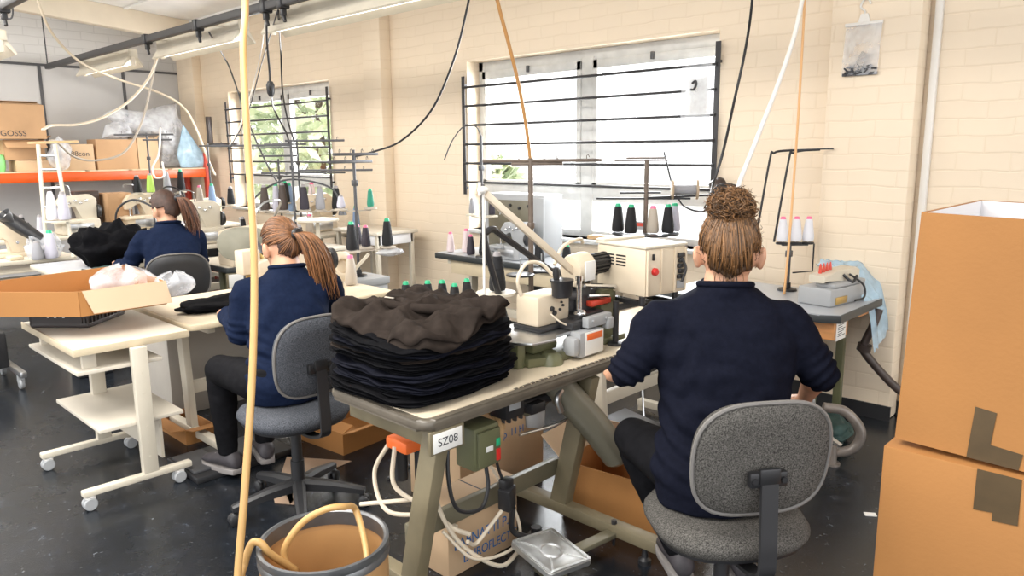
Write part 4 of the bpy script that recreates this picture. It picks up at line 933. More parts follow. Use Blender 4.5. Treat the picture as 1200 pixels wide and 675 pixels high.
for x in (-4.28, -3.63):
    mb = MB(); mb.box(x-.02, x+.02, 1.24, 1.31, .095, .722, .004)
    for z in (.18, .25, .33, .5, .6): mb.cyl((x+.019, 1.275, z), (x+.0215, 1.275, z), .005, seg=8)
    part('leg', mb.shift(TRX, TRY), M_creamlt, t, True)
    mb = MB(); mb.box(x-.022, x+.022, .97, 1.47, .068, .098, .006); part('foot', mb.shift(TRX, TRY), M_creamlt, t, True)
    for y in (1.01, 1.42):
        mb = MB(); mb.cyl((x, y-.0, .06), (x, y, .075), .018, seg=10); mb.box(x-.016, x+.016, y-.028, y+.012, .04, .066, .006); cs = part('castor_fork', mb.shift(TRX, TRY), M_tubewhite, t, True)
        mb = MB(); mb.lathe([(0, 0), (.026, 0), (.03, .004), (.03, .016), (.026, .02), (0, .02)], (x+.004, y-.012, .03), (1, 0, 0), 18); mb.lathe([(0, 0), (.026, 0), (.03, .004), (.03, .016), (.026, .02), (0, .02)], (x-.024, y-.012, .03), (1, 0, 0), 18); sub('wheel', mb.shift(TRX, TRY), M_greymach, cs, t)
t = thing('plastic_crate', 'black perforated plastic crate on the white trolley desk', 'crate', (-4.34, 1.20, .754), math.radians(41))
mb = MB(); a, b, hh_ = .15, .16, .105
mb.box(-a, a, -b, b, 0, .006)
for s in (-1, 1):
    for z0, z1 in ((0, .022), (.088, .108)): mb.box(-a, a, s*b-.004, s*b+.004, z0, z1, .002); mb.box(s*a-.004, s*a+.004, -b, b, z0, z1, .002)
    n = 16
    for k in range(n+1): x = -a+2*a*k/n; mb.box(x-.005, x+.005, s*b-.003, s*b+.003, .01, .1)
    for k in range(11): y = -b+2*b*k/10; mb.box(s*a-.003, s*a+.003, y-.005, y+.005, .01, .1)
    mb.box(-a, a, s*b-.003, s*b+.003, .05, .058); mb.box(s*a-.003, s*a+.003, -b, b, .05, .058)
mb.box(-a, .12, -b-.0035, -b+.0035, .01, .1)
part('crate_body', mb, M_mesh, t)
mb = MB()
for k, x in enumerate((-.06, -.04, -.023, -.0, .02)): mb.box(x, x+.012, -b-.0045, -b-.0034, .05+.004*(k % 2), .072, .001)
part('moulded_mark', mb, M_tubewhite, t)
# wide shallow open carton resting on the crate
t = thing('open_carton', 'wide shallow open brown carton lying across the black crate at the left', 'box', (-4.25, 1.15, .866))
A, B, C, D = V((-3.86, 1.075, 0)), V((-3.86, 1.47, 0)), V((-4.62, 1.55, 0)), V((-4.47, .53, 0)); z0, z1 = .866, .985
mb = MB(); mb.prism([(p.x, p.y) for p in (A, B, C, D)], z0, z0+.006)
for p, q in ((A, D), (A, B), (B, C), (C, D)): mb.bar(p+V((0, 0, (z0+z1)/2)), q+V((0, 0, (z0+z1)/2)), .006, z1-z0)
part('carton_body', mb, M_card, t, True)
mb = MB(); mb.hexa([V((-3.862, 1.09, z1-.002)), V((-3.862, 1.475, z1-.002)), V((-3.835, 1.49, z1-.11)), V((-3.835, 1.125, z1-.11)), V((-3.857, 1.09, z1+.002)), V((-3.857, 1.475, z1+.002)), V((-3.83, 1.49, z1-.108)), V((-3.83, 1.125, z1-.108))]); part('flap', mb, M_cardin, t, True)
bag('plastic_bag', 'crumpled clear plastic bag spilling from the open carton at the left', (-4.08, 1.36, .875), (.26, .32, .17), M_film, 2.2, knot=False)
bag('plastic_bag', 'small twist of clear plastic at the right corner of the open carton', (-3.96, 1.56, .88), (.14, .22, .13), M_film, 5.2, knot=False)

# ------------------------------------------------------------------ office chairs
def task_chair(label, loc, rz, seat_h, m, back_h=.34, back_w=.40, spin=0.0, tilt=.12, back_z=.26):
    """local: sitter faces +y"""
    t = thing('task_chair', label, 'chair', loc, rz)
    mb = MB(); n = 40
    def ring(sc, z, e=2.7):
        R = []
        for k in range(n):
            a = 2*PI*k/n; c, s = math.cos(a), math.sin(a); r = (abs(c)**e+abs(s)**e)**(-1/e); R.append(V((c*r*.235*sc, s*r*.22*sc, z+.012*max(0, -s*r)*0-.018*max(0, s*r-.6)*sc)))
        return R
    h = seat_h
    mb.rings([ring(.05, h-.075), ring(.7, h-.075), ring(.93, h-.07), ring(1.0, h-.045), ring(1.0, h-.03), ring(.94, h-.008), ring(.75, h+.002), ring(.4, h-.002), ring(.03, h-.004)]); part('seat', mb, m, t, angle=60)
    mb = MB(); mb.rings([ring(.05, h-.092), ring(.75, h-.092), ring(.92, h-.078), ring(.94, h-.066), ring(.05, h-.066)]); part('seat_shell', mb, M_black, t)
    zc = h+back_z
    def bpt(x, z, y): # backrest surface point: curved in plan, tilted
        return V((x, -.225-tilt*(z-zc)+.30*x*x+y, z))
    def brr(sc, y, dz=0):
        R = []; w, hh = back_w/2, back_h/2; e = 3.4
        for k in range(48):
            a = 2*PI*k/48; c, s = math.cos(a), math.sin(a); r = (abs(c)**e+abs(s)**e)**(-1/e); z = s*r*hh*sc
            x = c*r*w*sc*(1-.10*max(0, z/hh)**2+(-.04 if z < 0 else 0)*abs(z/hh)); R.append(bpt(x, zc+z, y))
        return R
    mb = MB(); mb.rings([brr(.03, -.012), brr(.6, -.014), brr(.93, -.012), brr(1.0, .004), brr(1.0, .02), brr(.95, .042), brr(.7, .052), brr(.03, .054)]); part('backrest', mb, m, t, angle=60)
    mb = MB(); P = brr(1.005, .0); P.append(P[0]); mb.tube(P, .006, 6); part('piping', mb, M_piping, t)
    yb = bpt(0, zc, -.014).y; zb = zc-.045
    mb = MB(); mb.box(-.055, .055, yb-.022, yb+.002, zb-.022, zb+.022, .006); mb.box(-.03, .03, yb-.03, yb-.015, zb-.012, zb+.035, .005)
    for s in (-1, 1): mb.cyl((s*.042, yb-.028, zb), (s*.042, yb-.02, zb), .009, seg=10)
    part('back_bracket', mb, M_blackmetal, t)
    mb = MB(); prev = None
    pts = catmull([(0, yb-.022, zb+.01), (0, yb-.03, zb-.12), (0, yb-.035, h-.02), (0, yb-.02, h-.085), (0, -.15, h-.115), (0, -.05, h-.112)], 6)
    rings = []
    for i, p in enumerate(pts):
        tt = (pts[min(i+1, len(pts)-1)]-pts[max(i-1, 0)]).normalized(); nn = V((1, 0, 0)); bb = tt.cross(nn)
        rings.append([p+nn*.024+bb*.006, p-nn*.024+bb*.006, p-nn*.024-bb*.006, p+nn*.024-bb*.006])
    mb.rings(rings); part('back_bar', mb, M_black, t)
    mb = MB(); mb.box(-.07, .07, -.09, .07, h-.125, h-.09, .01); mb.tube([(.06, .0, h-.11), (.17, .02, h-.115), (.21, .02, h-.12)], .006, 6); part('tilt_mechanism', mb, M_black, t)
    mb = MB(); mb.cyl((0, 0, .20), (0, 0, h-.10), .024, seg=16); mb.cyl((0, 0, .10), (0, 0, .23), .031, seg=16); part('gas_column', mb, M_black, t)
    mb = MB(); mb.cyl((0, 0, .045), (0, 0, .11), .03, seg=16); part('column_foot', mb, M_steel, t)
    for k in range(5):
        a = spin+k*2*PI/5; d = V((math.cos(a), math.sin(a), 0)); mb = MB()
        mb.rings([[d*q+V((-d.y, d.x, 0))*w_*sx+V((0, 0, z+sz_)) for sx, sz_ in ((1, -hh), (1, hh*.4), (.5, hh), (-.5, hh), (-1, hh*.4), (-1, -hh))] for q, z, w_, hh in ((.02, .115, .03, .026), (.15, .105, .026, .022), (.29, .082, .019, .015), (.305, .08, .015, .012))])
        sp = part('base_spoke', mb, M_black, t)
        mb = MB(); p = d*.285; s2 = V((-d.y, d.x, 0)); mb.cyl(p+V((0, 0, .05)), p+V((0, 0, .08)), .008, seg=8)
        for sd in (-1, 1): mb.lathe([(0, 0), (.02, 0), (.026, .004), (.026, .016), (.02, .02), (0, .02)], p+s2*(sd*.014-(.01))+d*.012+V((0, 0, .0265)), s2, 14)
        mb.ball(p+d*.01+V((0, 0, .045)), (.02, .02, .014), u=10, v=6); link('castor', mb.mesh('castor', M_black), sp)
    return t

# ------------------------------------------------------------------ people
def blend(a, b, f): return a*(1-f)+b*f
def hand(mb, w, d, n, t, s=1.0, curl=.5, spread=.0):
    """w wrist, d finger direction, n direction the palm faces, t thumb side"""
    w, d, n, t = V(w), V(d).normalized(), V(n), V(t); n = (n-d*n.dot(d)).normalized(); t = (t-d*t.dot(d)-n*t.dot(n)).normalized()
    R = []
    for q, ww, hh in ((-.02, .026, .020), (.01, .028, .018), (.045, .038, .016), (.085, .041, .013), (.098, .036, .009)):
        R.append([w+d*q*s+(t*math.cos(2*PI*k/14)*ww+n*math.sin(2*PI*k/14)*hh)*s for k in range(14)])
    mb.rings(R)
    for i, (off, ln, st) in enumerate(((.029, .070, .088), (.010, .079, .094), (-.010, .073, .091), (-.028, .056, .083))):
        p = w+d*st*s+t*off*s; dd = (d+t*off*(1.2+spread)).normalized(); pts = [w+d*(st-.03)*s+t*off*s, p]; c = curl*(1+.12*i)
        for j, f in enumerate((.45, .32, .23)):
            ax = dd.cross(n).normalized(); dd = Matrix.Rotation(c*(.7, 1.0, .8)[j], 3, ax) @ dd; pts.append(pts[-1]+dd*ln*f*s)
        mb.tube(pts, [.0085*s, .0088*s, .0082*s, .0072*s, .0058*s], 8, 2)
    p = w+d*.022*s+t*.024*s; dd = (d*.75+t*.75+n*.35).normalized()
    pts = [w+d*.015*s+t*.01*s, p, p+dd*.034*s]; dd = (dd*.8+d*.5+n*.25).normalized(); pts.append(pts[-1]+dd*.028*s); pts.append(pts[-1]+(dd+n*.4).normalized()*.022*s)
    mb.tube(pts, [.013*s, .0125*s, .0105*s, .0095*s, .0065*s], 8, 2)
def head_dir(hd, v): return hd['r']*v[0]+hd['f']*v[1]+hd['u']*v[2]
def on_head(hd, v, k=1.0):
    v = V(v).normalized(); k = k*hd['s']; return hd['c']+hd['r']*v.x*.078*k+hd['f']*v.y*.097*k+hd['u']*v.z*.112*k
def in_hair(v):
    if v.y > .15 and v.z < .30+.25*(v.y): return False
    if v.y > -.15 and v.z < -.05 : return False
    if abs(v.x) > .72 and v.z < -.12: return False
    return v.z > -.74+.40*abs(v.x)
def slerp(a, b, t):
    a, b = a.normalized(), b.normalized(); q = a.angle(b)
    return a if q < 1e-3 else (a*math.sin((1-t)*q)+b*math.sin(t*q))/math.sin(q)
def hair_cap(hd, root, mbase, k=1.05, seed=1, bumpy=.02):
    mb = MB()
    bmesh.ops.create_icosphere(mb.bm, subdivisions=5, radius=1)
    for v in list(mb.bm.verts):
        if not in_hair(v.co): mb.bm.verts.remove(v)
    for v in mb.bm.verts:
        n_ = v.co.copy(); v.co = on_head(hd, n_, k+bumpy*noise.noise(n_*5+V((seed, 0, 0))))
    o = part('hair_base', mb, mbase, root, True, angle=0); sol = o.modifiers.new('thick', 'SOLIDIFY'); sol.thickness = .012; sol.offset = -1
    return o
def hair_strands(hd, root, m, tie, n, seed, k0=1.06, k1=1.12, r=.0032, wob=.02, name='hair', pull=1.0, extra=None):
    rr = random.Random(seed); mb = MB(); tie = V(tie).normalized(); c = 0
    while c < n:
        v = V((rr.gauss(0, 1), rr.gauss(0, 1), rr.gauss(0, 1))).normalized()
        if not in_hair(v): continue
        c += 1; pts = []
        e = pull*rr.uniform(.85, 1.0); side = rr.uniform(-wob, wob); ph = rr.uniform(0, 6)
        kk = rr.uniform(k0, k0+.035)
        for j in range(8):
            f = j/7; w_ = slerp(v, tie, f*e); w_ = (w_+V((side*math.sin(f*5+ph), 0, side*math.cos(f*4+ph)))*(1-f)).normalized(); pts.append(on_head(hd, w_, kk+(k1-kk)*f**2))
        mb.tube(pts, [r*.5, r, r, r*.7], 5)
    if extra: extra(mb, rr)
    return part(name, mb, m, root, True, angle=0)

def person(label, loc, J, sz=1.0, vox=.007, sweater=M_navy, sleeve=(1.0, 1.0), trousers=M_pants, width=1.0, collar=True, shoes=True, wrinkle=1.0, seed=0, hands=True, hs=1.1, nk=1.15):
    t = thing('person', label, 'person', loc)
    j = {k: V(v) for k, v in J.items()}
    tf, hf = j['fwd'].normalized(), j['hfwd'].normalized()
    tr, hr = tf.cross(V((0, 0, 1))).normalized(), hf.cross(V((0, 0, 1))).normalized()
    hd = {'c': j['head'], 'f': j['face'].normalized(), 's': hs}
    up = j.get('up', V((0, 0, 1))); hd['r'] = hd['f'].cross(up).normalized(); hd['u'] = hd['r'].cross(hd['f']).normalized()
    def torso(mb, g, lo=-.10, neck=True):
        sp = [(j['pelvis']+V((0, 0, lo)), .165, .125, 0), (j['pelvis'], .180, .135, 0), (blend(j['pelvis'], j['chest'], .33), .158, .122, .35), (blend(j['pelvis'], j['chest'], .7), .165, .122, .8), (j['chest'], .178, .125, 1),
              (blend(j['chest'], j['neck'], .4), .178, .112, 1), (blend(j['chest'], j['neck'], .68), .150, .090, 1), (blend(j['chest'], j['neck'], .88), .095, .070, 1), (j['neck'], .062, .058, 1)]
        P = catmull([s[0] for s in sp], 4); R = []
        for i, p in enumerate(P):
            q = i/4; a = min(int(q), len(sp)-2); f = q-a; wx, wy, bl = [sp[a][k]*(1-f)+sp[a+1][k]*f for k in (1, 2, 3)]
            rv = blend(hr, tr, bl).normalized(); fv = blend(hf, tf, bl).normalized(); wx = wx*width
            R.append([p+rv*math.copysign(abs(math.cos(2*PI*k/28))**.85, math.cos(2*PI*k/28))*(wx+g)+fv*math.copysign(abs(math.sin(2*PI*k/28))**.9, math.sin(2*PI*k/28))*(wy+g) for k in range(28)])
        mb.rings(R)
    def arm(mb, s, g, upto=1.0, base=0):
        a, e, w_ = j['sh'+s], j['el'+s], j['wr'+s]; inner = blend(a, j['chest'], .3)
        end = blend(e, w_, upto); k = .045*(1-upto)+.029*upto
        mb.ball(a-V((0, 0, .012)), .060*width**.5+g, u=16, v=12)
        mb.tube([inner, a, blend(a, e, .5), e], [.05*width+g, .061*width**.5+g, .054*width**.5+g, .046+g], 16, 4)
        mb.ball(e, .047+g, u=16, v=12); mb.tube([e, blend(e, end, .4), end], [.046+g, .045+g, k+g], 16, 4)
    def leg(mb, s, g, upto=1.0):
        h_, k, a = j['hip'+s], j['kn'+s], j['an'+s]; end = blend(k, a, upto)
        mb.tube([blend(h_, j['pelvis'], .35), h_, blend(h_, k, .5), k], [.10+g, .098+g, .082+g, .060+g], 18, 4); mb.ball(k, .061+g, u=16, v=12)
        mb.tube([k, blend(k, end, .35), end], [.059+g, .060+g, .040+g], 16, 4)
    # body: one continuous surface
    mb = MB(); torso(mb, -.012)
    for s in 'LR': arm(mb, s, -.006); leg(mb, s, -.008)
    mb.tube([j['neck']-V((0, 0, .03)), blend(j['neck'], hd['c'], .45), hd['c']-hd['u']*.02-hd['f']*.01], [.064*nk, .054*nk, .058*nk], 18, 4)
    c = hd['c']; f, r, u = hd['f']*hs, hd['r']*hs, hd['u']*hs; ax = (r, f, u)
    mb.ball(c, (.076, .095, .108), u=24, v=18, axes=ax); mb.ball(c+f*.035-u*.065, (.052, .055, .056), u=18, v=14, axes=ax); mb.ball(c+f*.07-u*.105, (.022, .02, .018), axes=ax)
    mb.tube([c+f*.09+u*.0, c+f*.108-u*.035, c+f*.088-u*.05], [.008, .013, .009], 10, 3)
    for s in (-1, 1):
        mb.ball(c+f*.055-u*.03+r*s*.042, (.024, .03, .024), axes=ax); mb.ball(c+f*.083+u*.022+r*s*.032, (.024, .012, .009), axes=ax)
        mb.ball(c-f*.010-u*.028+r*s*.085, (.012, .022, .034), u=14, v=12, axes=ax); mb.ball(c-f*.020-u*.018+r*s*.093, (.007, .018, .026), u=12, v=10, axes=ax)
    mb.ball(c+f*.087-u*.073, (.022, .010, .008), axes=ax)
    if hands:
        for s in 'LR':
            d = j.get('hd'+s, j['wr'+s]-j['el'+s]); hand(mb, j['wr'+s], d, j.get('pn'+s, V((0, 0, -1))), j.get('th'+s, V((0, 0, 1))), .98, .42)
    for s in 'LR':
        mb.tube([j['an'+s], j['an'+s]+j['to'+s].normalized()*.10-V((0, 0, .045))], [.036, .03], 12)
    me = remesh(mb, vox, 5); body = mesh_part('body', me, M_skin, t)
    for s in (-1, 1):
        e = MB(); e.ball(c+f*.081+u*.005+r*s*.033, .0125, u=12, v=10); part('eye', e, M_eyew, t, True)
    e = MB(); e.ball(c+f*.094-u*.071, (.020, .006, .0035), axes=ax); e.ball(c+f*.094-u*.078, (.017, .006, .004), axes=ax); part('lips', e, M_lips, t, True)
    # sweater
    mb = MB(); torso(mb, .016, -.115)
    for s, q in zip('LR', sleeve): arm(mb, s, .013, q)
    for s, q in zip('LR', sleeve):
        p = blend(j['el'+s], j['wr'+s], q); d = (j['wr'+s]-j['el'+s]).normalized(); k = .045*(1-q)+.029*q
        mb.tube([p-d*.025, p-d*.012, p+d*.004], [k+.014, k+.019, k+.015], 16)
    mb.tube([j['neck']-V((0, 0, .02)), j['neck']+V((0, 0, .020))], [.088, .076*nk**.5], 24)
    me = remesh(mb, vox*1.05, 22, .5)
    dl = [(j['el'+s], (j['el'+s]-j['sh'+s]).normalized()) for s in 'LR']
    sd = seed*7.3
    def wr(p, n):
        q = p*1.0; a = noise.noise(V((q.x*7+sd, q.y*7, q.z*16)))*.0055+noise.noise(V((q.x*14, q.y*14+sd, q.z*30)))*.0028
        # folds running diagonally across the back and bunched over the elbows
        hgt = (p-j['pelvis']).z; lat = (p-j['chest']).dot(tr)
        a += .006*math.sin((hgt*1.4-abs(lat)*.9)*58+3*noise.noise(q*5))*max(0, 1-abs(hgt-.10)/.16)
        a += .005*math.sin((hgt+abs(lat)*1.3)*46+2.5*noise.noise(q*6+V((sd, 0, 0))))*max(0, 1-abs(abs(lat)-.13)/.07)*max(0, 1-abs(hgt-.30)/.16)
        for e, d in dl:
            l = (p-e).length
            if l < .12: a += .005*math.sin((p-e).dot(d)*190+3*noise.noise(q*11))*(1-l/.12)
        return a*wrinkle*1.6
    displace(me, wr); sw = mesh_part('sweatshirt', me, sweater, t)
    if collar:
        mb = MB(); P = []
        for k in range(33):
            a = 2*PI*k/32; P.append(j['neck']+V((0, 0, .009))+tr*math.cos(a)*.073*nk**.6+tf*math.sin(a)*.070*nk**.5+V((0, 0, -.012*math.sin(a))))
        mb.tube(P, .0105, 8); part('ribbed_collar', mb, sweater, t, True, angle=0)
    # trousers
    mb = MB()
    for s in 'LR': leg(mb, s, .008, .97)
    R = []
    for zz, wx, wy in ((-.11, .14, .11), (-.06, .178, .14), (0, .185, .142), (.06, .172, .13)):
        R.append([j['pelvis']+V((0, 0, zz))+hr*math.cos(2*PI*k/24)*wx*width+hf*math.sin(2*PI*k/24)*wy for k in range(24)])
    mb.rings(R); me = remesh(mb, vox*1.1, 8)
    displace(me, lambda p, n: noise.noise(V((p.x*9+sd, p.y*9, p.z*14)))*.005+noise.noise(V((p.x*22, p.y*22+sd, p.z*30)))*.002); mesh_part('trousers', me, trousers, t)
    if shoes:
        for s in 'LR':
            a, d = j['an'+s], j['to'+s].copy(); d.z = 0; d.normalize(); sd2 = V((-d.y, d.x, 0)); z0 = a.z-.085
            def ring(q, w_, h_, lift=0): return [V((a.x, a.y, z0))+d*q+sd2*math.cos(2*PI*k/16)*w_+V((0, 0, .024+h_*.5+lift+math.sin(2*PI*k/16)*h_*.5)) for k in range(16)]
            mb = MB(); mb.rings([ring(-.075, .018, .04), ring(-.065, .036, .075), ring(-.03, .042, .095), ring(.03, .043, .085), ring(.09, .047, .06), ring(.145, .045, .045), ring(.18, .033, .032), ring(.19, .015, .02)]); sh = part('shoe', mb, M_shoe, t, True, angle=0)
            mb = MB(); poly = [(-.08, 0), (-.07, .035), (-.02, .043), (.05, .045), (.11, .05), (.16, .045), (.19, .025), (.195, 0), (.19, -.025), (.16, -.045), (.11, -.05), (.05, -.045), (-.02, -.043), (-.07, -.035)]
            mb.prism(poly, 0, .028, frame_m((a.x, a.y, z0), d, sd2), .006); sub2 = link('sole', mb.mesh('sole', M_sole, 38, Matrix.Translation(-V(t.location))), sh)
            mb = MB()
            for q in (.03, .055, .08): mb.bar(V((a.x, a.y, z0))+d*q-sd2*.02+V((0, 0, .106-.45*(q-.03))), V((a.x, a.y, z0))+d*q+sd2*.02+V((0, 0, .106-.45*(q-.03))), .006, .005)
            link('lace', mb.mesh('lace', M_sole, 38, Matrix.Translation(-V(t.location))), sh)
    return t, hd, j

# --- the woman in front, back to the camera
task_chair('grey tweed task chair under the woman with the curly hair bun, nearest the camera', (-1.03, 2.0, 0), math.atan2(.60, -.80)-PI/2, .54, M_tweed, .335, .40, .5, back_z=.243)
J1 = dict(pelvis=(-1.06, 2.03, .655), chest=(-1.105, 2.10, .985), neck=(-1.12, 2.115, 1.195), head=(-1.125, 2.14, 1.315), face=(-.50, .86, -.10), fwd=(-.58, .81, 0), hfwd=(-.78, .62, 0), up=(0, 0, 1),
  shL=(-1.262, 1.985, 1.085), elL=(-1.318, 1.890, 0.942), wrL=(-1.515, 2.075, .835), hdL=(-.5, .75, -.1), pnL=(.1, 0, -1), thL=(.8, .5, 0),
  shR=(-.982, 2.215, 1.09), elR=(-0.875, 2.288, 0.937), wrR=(-.99, 2.455, .775), hdR=(-.75, .5, -.25), pnR=(0, 0, -1), thR=(-.6, -.7, 0),
  hipL=(-1.12, 1.96, .625), knL=(-1.43, 2.09, .625), anL=(-1.31, 2.22, .18), toL=(-.75, .65, 0),
  hipR=(-1.01, 2.10, .625), knR=(-1.27, 2.42, .61), anR=(-1.17, 2.40, .15), toR=(-.7, .7, 0))
p1, hd1, _ = person('woman in navy with a curly brown bun sitting with her back to the camera', (-1.06, 2.03, 0), J1, vox=.0065, sweater=M_navy, sleeve=(.14, .18), width=1.13, seed=1)
hair_cap(hd1, p1, M_hair1b, 1.07, 1, .05)
BUN = on_head(hd1, (0, -.42, .95), 1.12)
def bun_extra(mb, rr):
    for k in range(620):
        a = V((rr.gauss(0, 1), rr.gauss(0, 1), rr.gauss(0, 1))).normalized(); b = a.cross(V((rr.gauss(0, 1), rr.gauss(0, 1), rr.gauss(0, 1)))).normalized()
        lob = 1+.22*noise.noise(a*2.3+V((4, 1, 0))); k0 = rr.uniform(.80, 1.10)*lob; ln = rr.uniform(.5, 1.3); f = rr.uniform(9, 16); ph = rr.uniform(0, 6); c = a.cross(b); P = []
        for i in range(10):
            q = ln*i/9; d = a*math.cos(q)+b*math.sin(q); w_ = k0+.05*math.sin(f*q+ph); d = d+c*.10*math.cos(f*q+ph); P.append(BUN+V((d.x*.066*w_, d.y*.066*w_, d.z*.052*w_)))
        mb.tube(P, [.0008, .0021, .0021, .0008], 4)
    for k in range(300):   # curly flyaways
        a = V((rr.gauss(0, 1), rr.gauss(0, 1), rr.gauss(0, 1)+.3)).normalized(); P = []; b = a.orthogonal().normalized(); c = a.cross(b); ph = rr.uniform(0, 6); ll = rr.uniform(.010, .026)
        for i in range(7): q = i/6; P.append(BUN+V((a.x*.062, a.y*.062, a.z*.05))+a*ll*q+(b*math.cos(ph+q*7)+c*math.sin(ph+q*7))*.007*q)
        mb.tube(P, [.0012, .0005], 4)
    for k in range(120):   # loose curls standing off the crown and sides
        v = V((rr.uniform(-1, 1), rr.uniform(-.9, -.1), rr.uniform(-.3, .8))).normalized(); p0 = on_head(hd1, v, 1.08); b = v.orthogonal().normalized(); ph = rr.uniform(0, 6); P = []
        for i in range(7): q = i/6; P.append(p0+V((0, 0, .02*q))+head_dir(hd1, v)*.010*q+V((math.cos(ph+q*6), math.sin(ph+q*6), 0))*.006*q)
        mb.tube(P, [.0013, .0005], 4)
    for k in range(14):    # loose wisps over the nape
        x = rr.uniform(-.6, .6); v = V((x, -.8, -.66)); P = [on_head(hd1, v, 1.07), on_head(hd1, v+V((0, 0, -.12)), 1.06)+V((rr.uniform(-.006, .006), 0, -.01))]; P.append(P[-1]+V((rr.uniform(-.008, .008), 0, -.018))); mb.tube(P, [.0016, .0006], 4)
hair_strands(hd1, p1, M_hair1, (0, -.42, .95), 950, 11, 1.07, 1.20, .0024, .13, extra=bun_extra)
mb = MB(); mb.ball(BUN, (.058, .058, .047)); part('bun_core', mb, M_hair1b, p1, True)

# --- the woman at the second table
task_chair('slate tweed task chair on black five-star base under the woman with the auburn ponytail', (-2.975, 1.65, 0), math.atan2(.03, -1)-PI/2, .505, M_tweedblue, .35, .37, -2.03)
J2 = dict(pelvis=(-3.06, 1.67, .62), chest=(-3.16, 1.755, .90), neck=(-3.235, 1.805, 1.075), head=(-3.30, 1.82, 1.185), face=(-.94, .02, -.30), fwd=(-.95, .30, 0), hfwd=(-.99, .12, 0), up=(-.1, 0, 1),
  shL=(-3.27, 1.615, .99), elL=(-3.280, 1.567, 0.786), wrL=(-3.60, 1.66, .83), hdL=(-.9, .25, -.05), pnL=(.2, .3, -1), thL=(0, 1, .2),
  shR=(-3.13, 1.955, .99), elR=(-3.25, 2.06, .75), wrR=(-3.55, 1.98, .82), hdR=(-.95, -.1, 0), pnR=(0, -.2, -1), thR=(0, -1, .2),
  hipL=(-3.10, 1.58, .59), knL=(-3.475, 1.545, .585), anL=(-3.529, 1.580, 0.116), toL=(-.95, -.2, 0),
  hipR=(-3.09, 1.76, .59), knR=(-3.48, 1.80, .56), anR=(-3.494, 1.758, 0.132), toR=(-.9, .3, 0))
p2, hd2, _ = person('woman in navy with a long auburn ponytail sewing at the middle table, facing left', (-3.06, 1.67, 0), J2, vox=.0075, sweater=M_navy2, sleeve=(.95, .95), width=.98, seed=2)
hair_cap(hd2, p2, M_hair2b, 1.06, 2, .02)
def pony(hd, tie, pts, w, n, flare=.03):
    def ex(mb, rr):
        T = on_head(hd, tie, 1.16)
        C = catmull([T]+[V(p) for p in pts], 6)
        for k in range(n):
            a = rr.uniform(0, 6.28); q = rr.uniform(0, 1)**.5; ph = rr.uniform(0, 6); ln = rr.uniform(.7, 1.0); P = []
            m = int((len(C)-1)*ln)
            for i in range(m+1):
                f = i/(len(C)-1); s = w*(.32+.95*math.sin(min(1, f*1.5)*PI*.5)*(1-.25*f)) ; s += flare*f*f*.4
                P.append(C[i]+V((math.cos(a), math.sin(a), 0))*s*q+V((math.sin(f*9+ph), math.cos(f*8+ph), 0))*.008*f)
            mb.tube(P, [.0022, .0034, .0034, .0012], 5)
    return ex
tie2 = (.12, -.95, .14); T2 = on_head(hd2, tie2, 1.16)
hair_strands(hd2, p2, M_hair2, tie2, 620, 22, 1.065, 1.12, .0030, .02, extra=pony(hd2, tie2, [T2+V((.045, .02, .0)), T2+V((.075, .055, -.07)), T2+V((.088, .085, -.19)), T2+V((.088, .115, -.34))], .050, 420, .02))
mb = MB(); mb.lathe([(.018, -.010), (.026, -.010), (.028, 0), (.026, .010), (.018, .010)], T2+V((.012, .004, 0)), (1, .3, -.1), 18); part('hair_tie', mb, M_black, p2, True)

# --- the woman at the far table
W3 = V((-5.56, 2.20, 0))
task_chair('black task chair with grey back panel under the woman farthest away', (W3.x+.06, W3.y-.03, 0), math.atan2(.25, -.97)-PI/2, .50, M_black, .34, .42, .4)
J3 = dict(pelvis=(W3.x, W3.y, .61), chest=(W3.x-.10, W3.y+.03, .90), neck=(W3.x-.19, W3.y+.06, 1.10), head=(W3.x-.235, W3.y+.065, 1.215), face=(-.90, -.22, -.30), fwd=(-.96, .25, 0), hfwd=(-.97, .25, 0), up=(-.1, 0, 1),
  shL=(W3.x-.21, W3.y-.12, 1.0), elL=(W3.x-.30, W3.y-.22, .79), wrL=(W3.x-.52, W3.y-.21, .80), hdL=(-1, .2, 0), pnL=(0, 0, -1), thL=(0, 1, 0),
  shR=(W3.x-.12, W3.y+.22, 1.0), elR=(W3.x-.22, W3.y+.29, .77), wrR=(W3.x-.45, W3.y+.2, .81), hdR=(-1, -.2, 0), pnR=(0, 0, -1), thR=(0, -1, 0),
  hipL=(W3.x-.04, W3.y-.09, .55), knL=(W3.x-.45, W3.y-.02, .54), anL=(W3.x-.42, W3.y-.02, .10), toL=(-1, .1, 0),
  hipR=(W3.x+.0, W3.y+.09, .55), knR=(W3.x-.40, W3.y+.18, .54), anR=(W3.x-.40, W3.y+.18, .10), toR=(-1, .3, 0))
p3, hd3, _ = person('woman in navy with a dark brown ponytail at the far table under the orange shelf', W3, J3, vox=.010, sweater=M_navy2, sleeve=(.95, .95), width=1.02, seed=3)
hair_cap(hd3, p3, M_hair3b, 1.06, 3, .02)
tie3 = (.25, -.90, .28); T3 = on_head(hd3, tie3, 1.16)
hair_strands(hd3, p3, M_hair3, tie3, 380, 33, 1.065, 1.12, .0036, .02, extra=pony(hd3, tie3, [T3+V((.04, .03, .0)), T3+V((.06, .06, -.08)), T3+V((.06, .085, -.20)), T3+V((.06, .09, -.32))], .045, 180, .02))
mb = MB(); mb.lathe([(.018, -.010), (.026, -.010), (.028, 0), (.026, .010), (.018, .010)], T3+V((.012, .006, 0)), (1, .4, 0), 16); part('hair_tie', mb, M_black, p3, True)

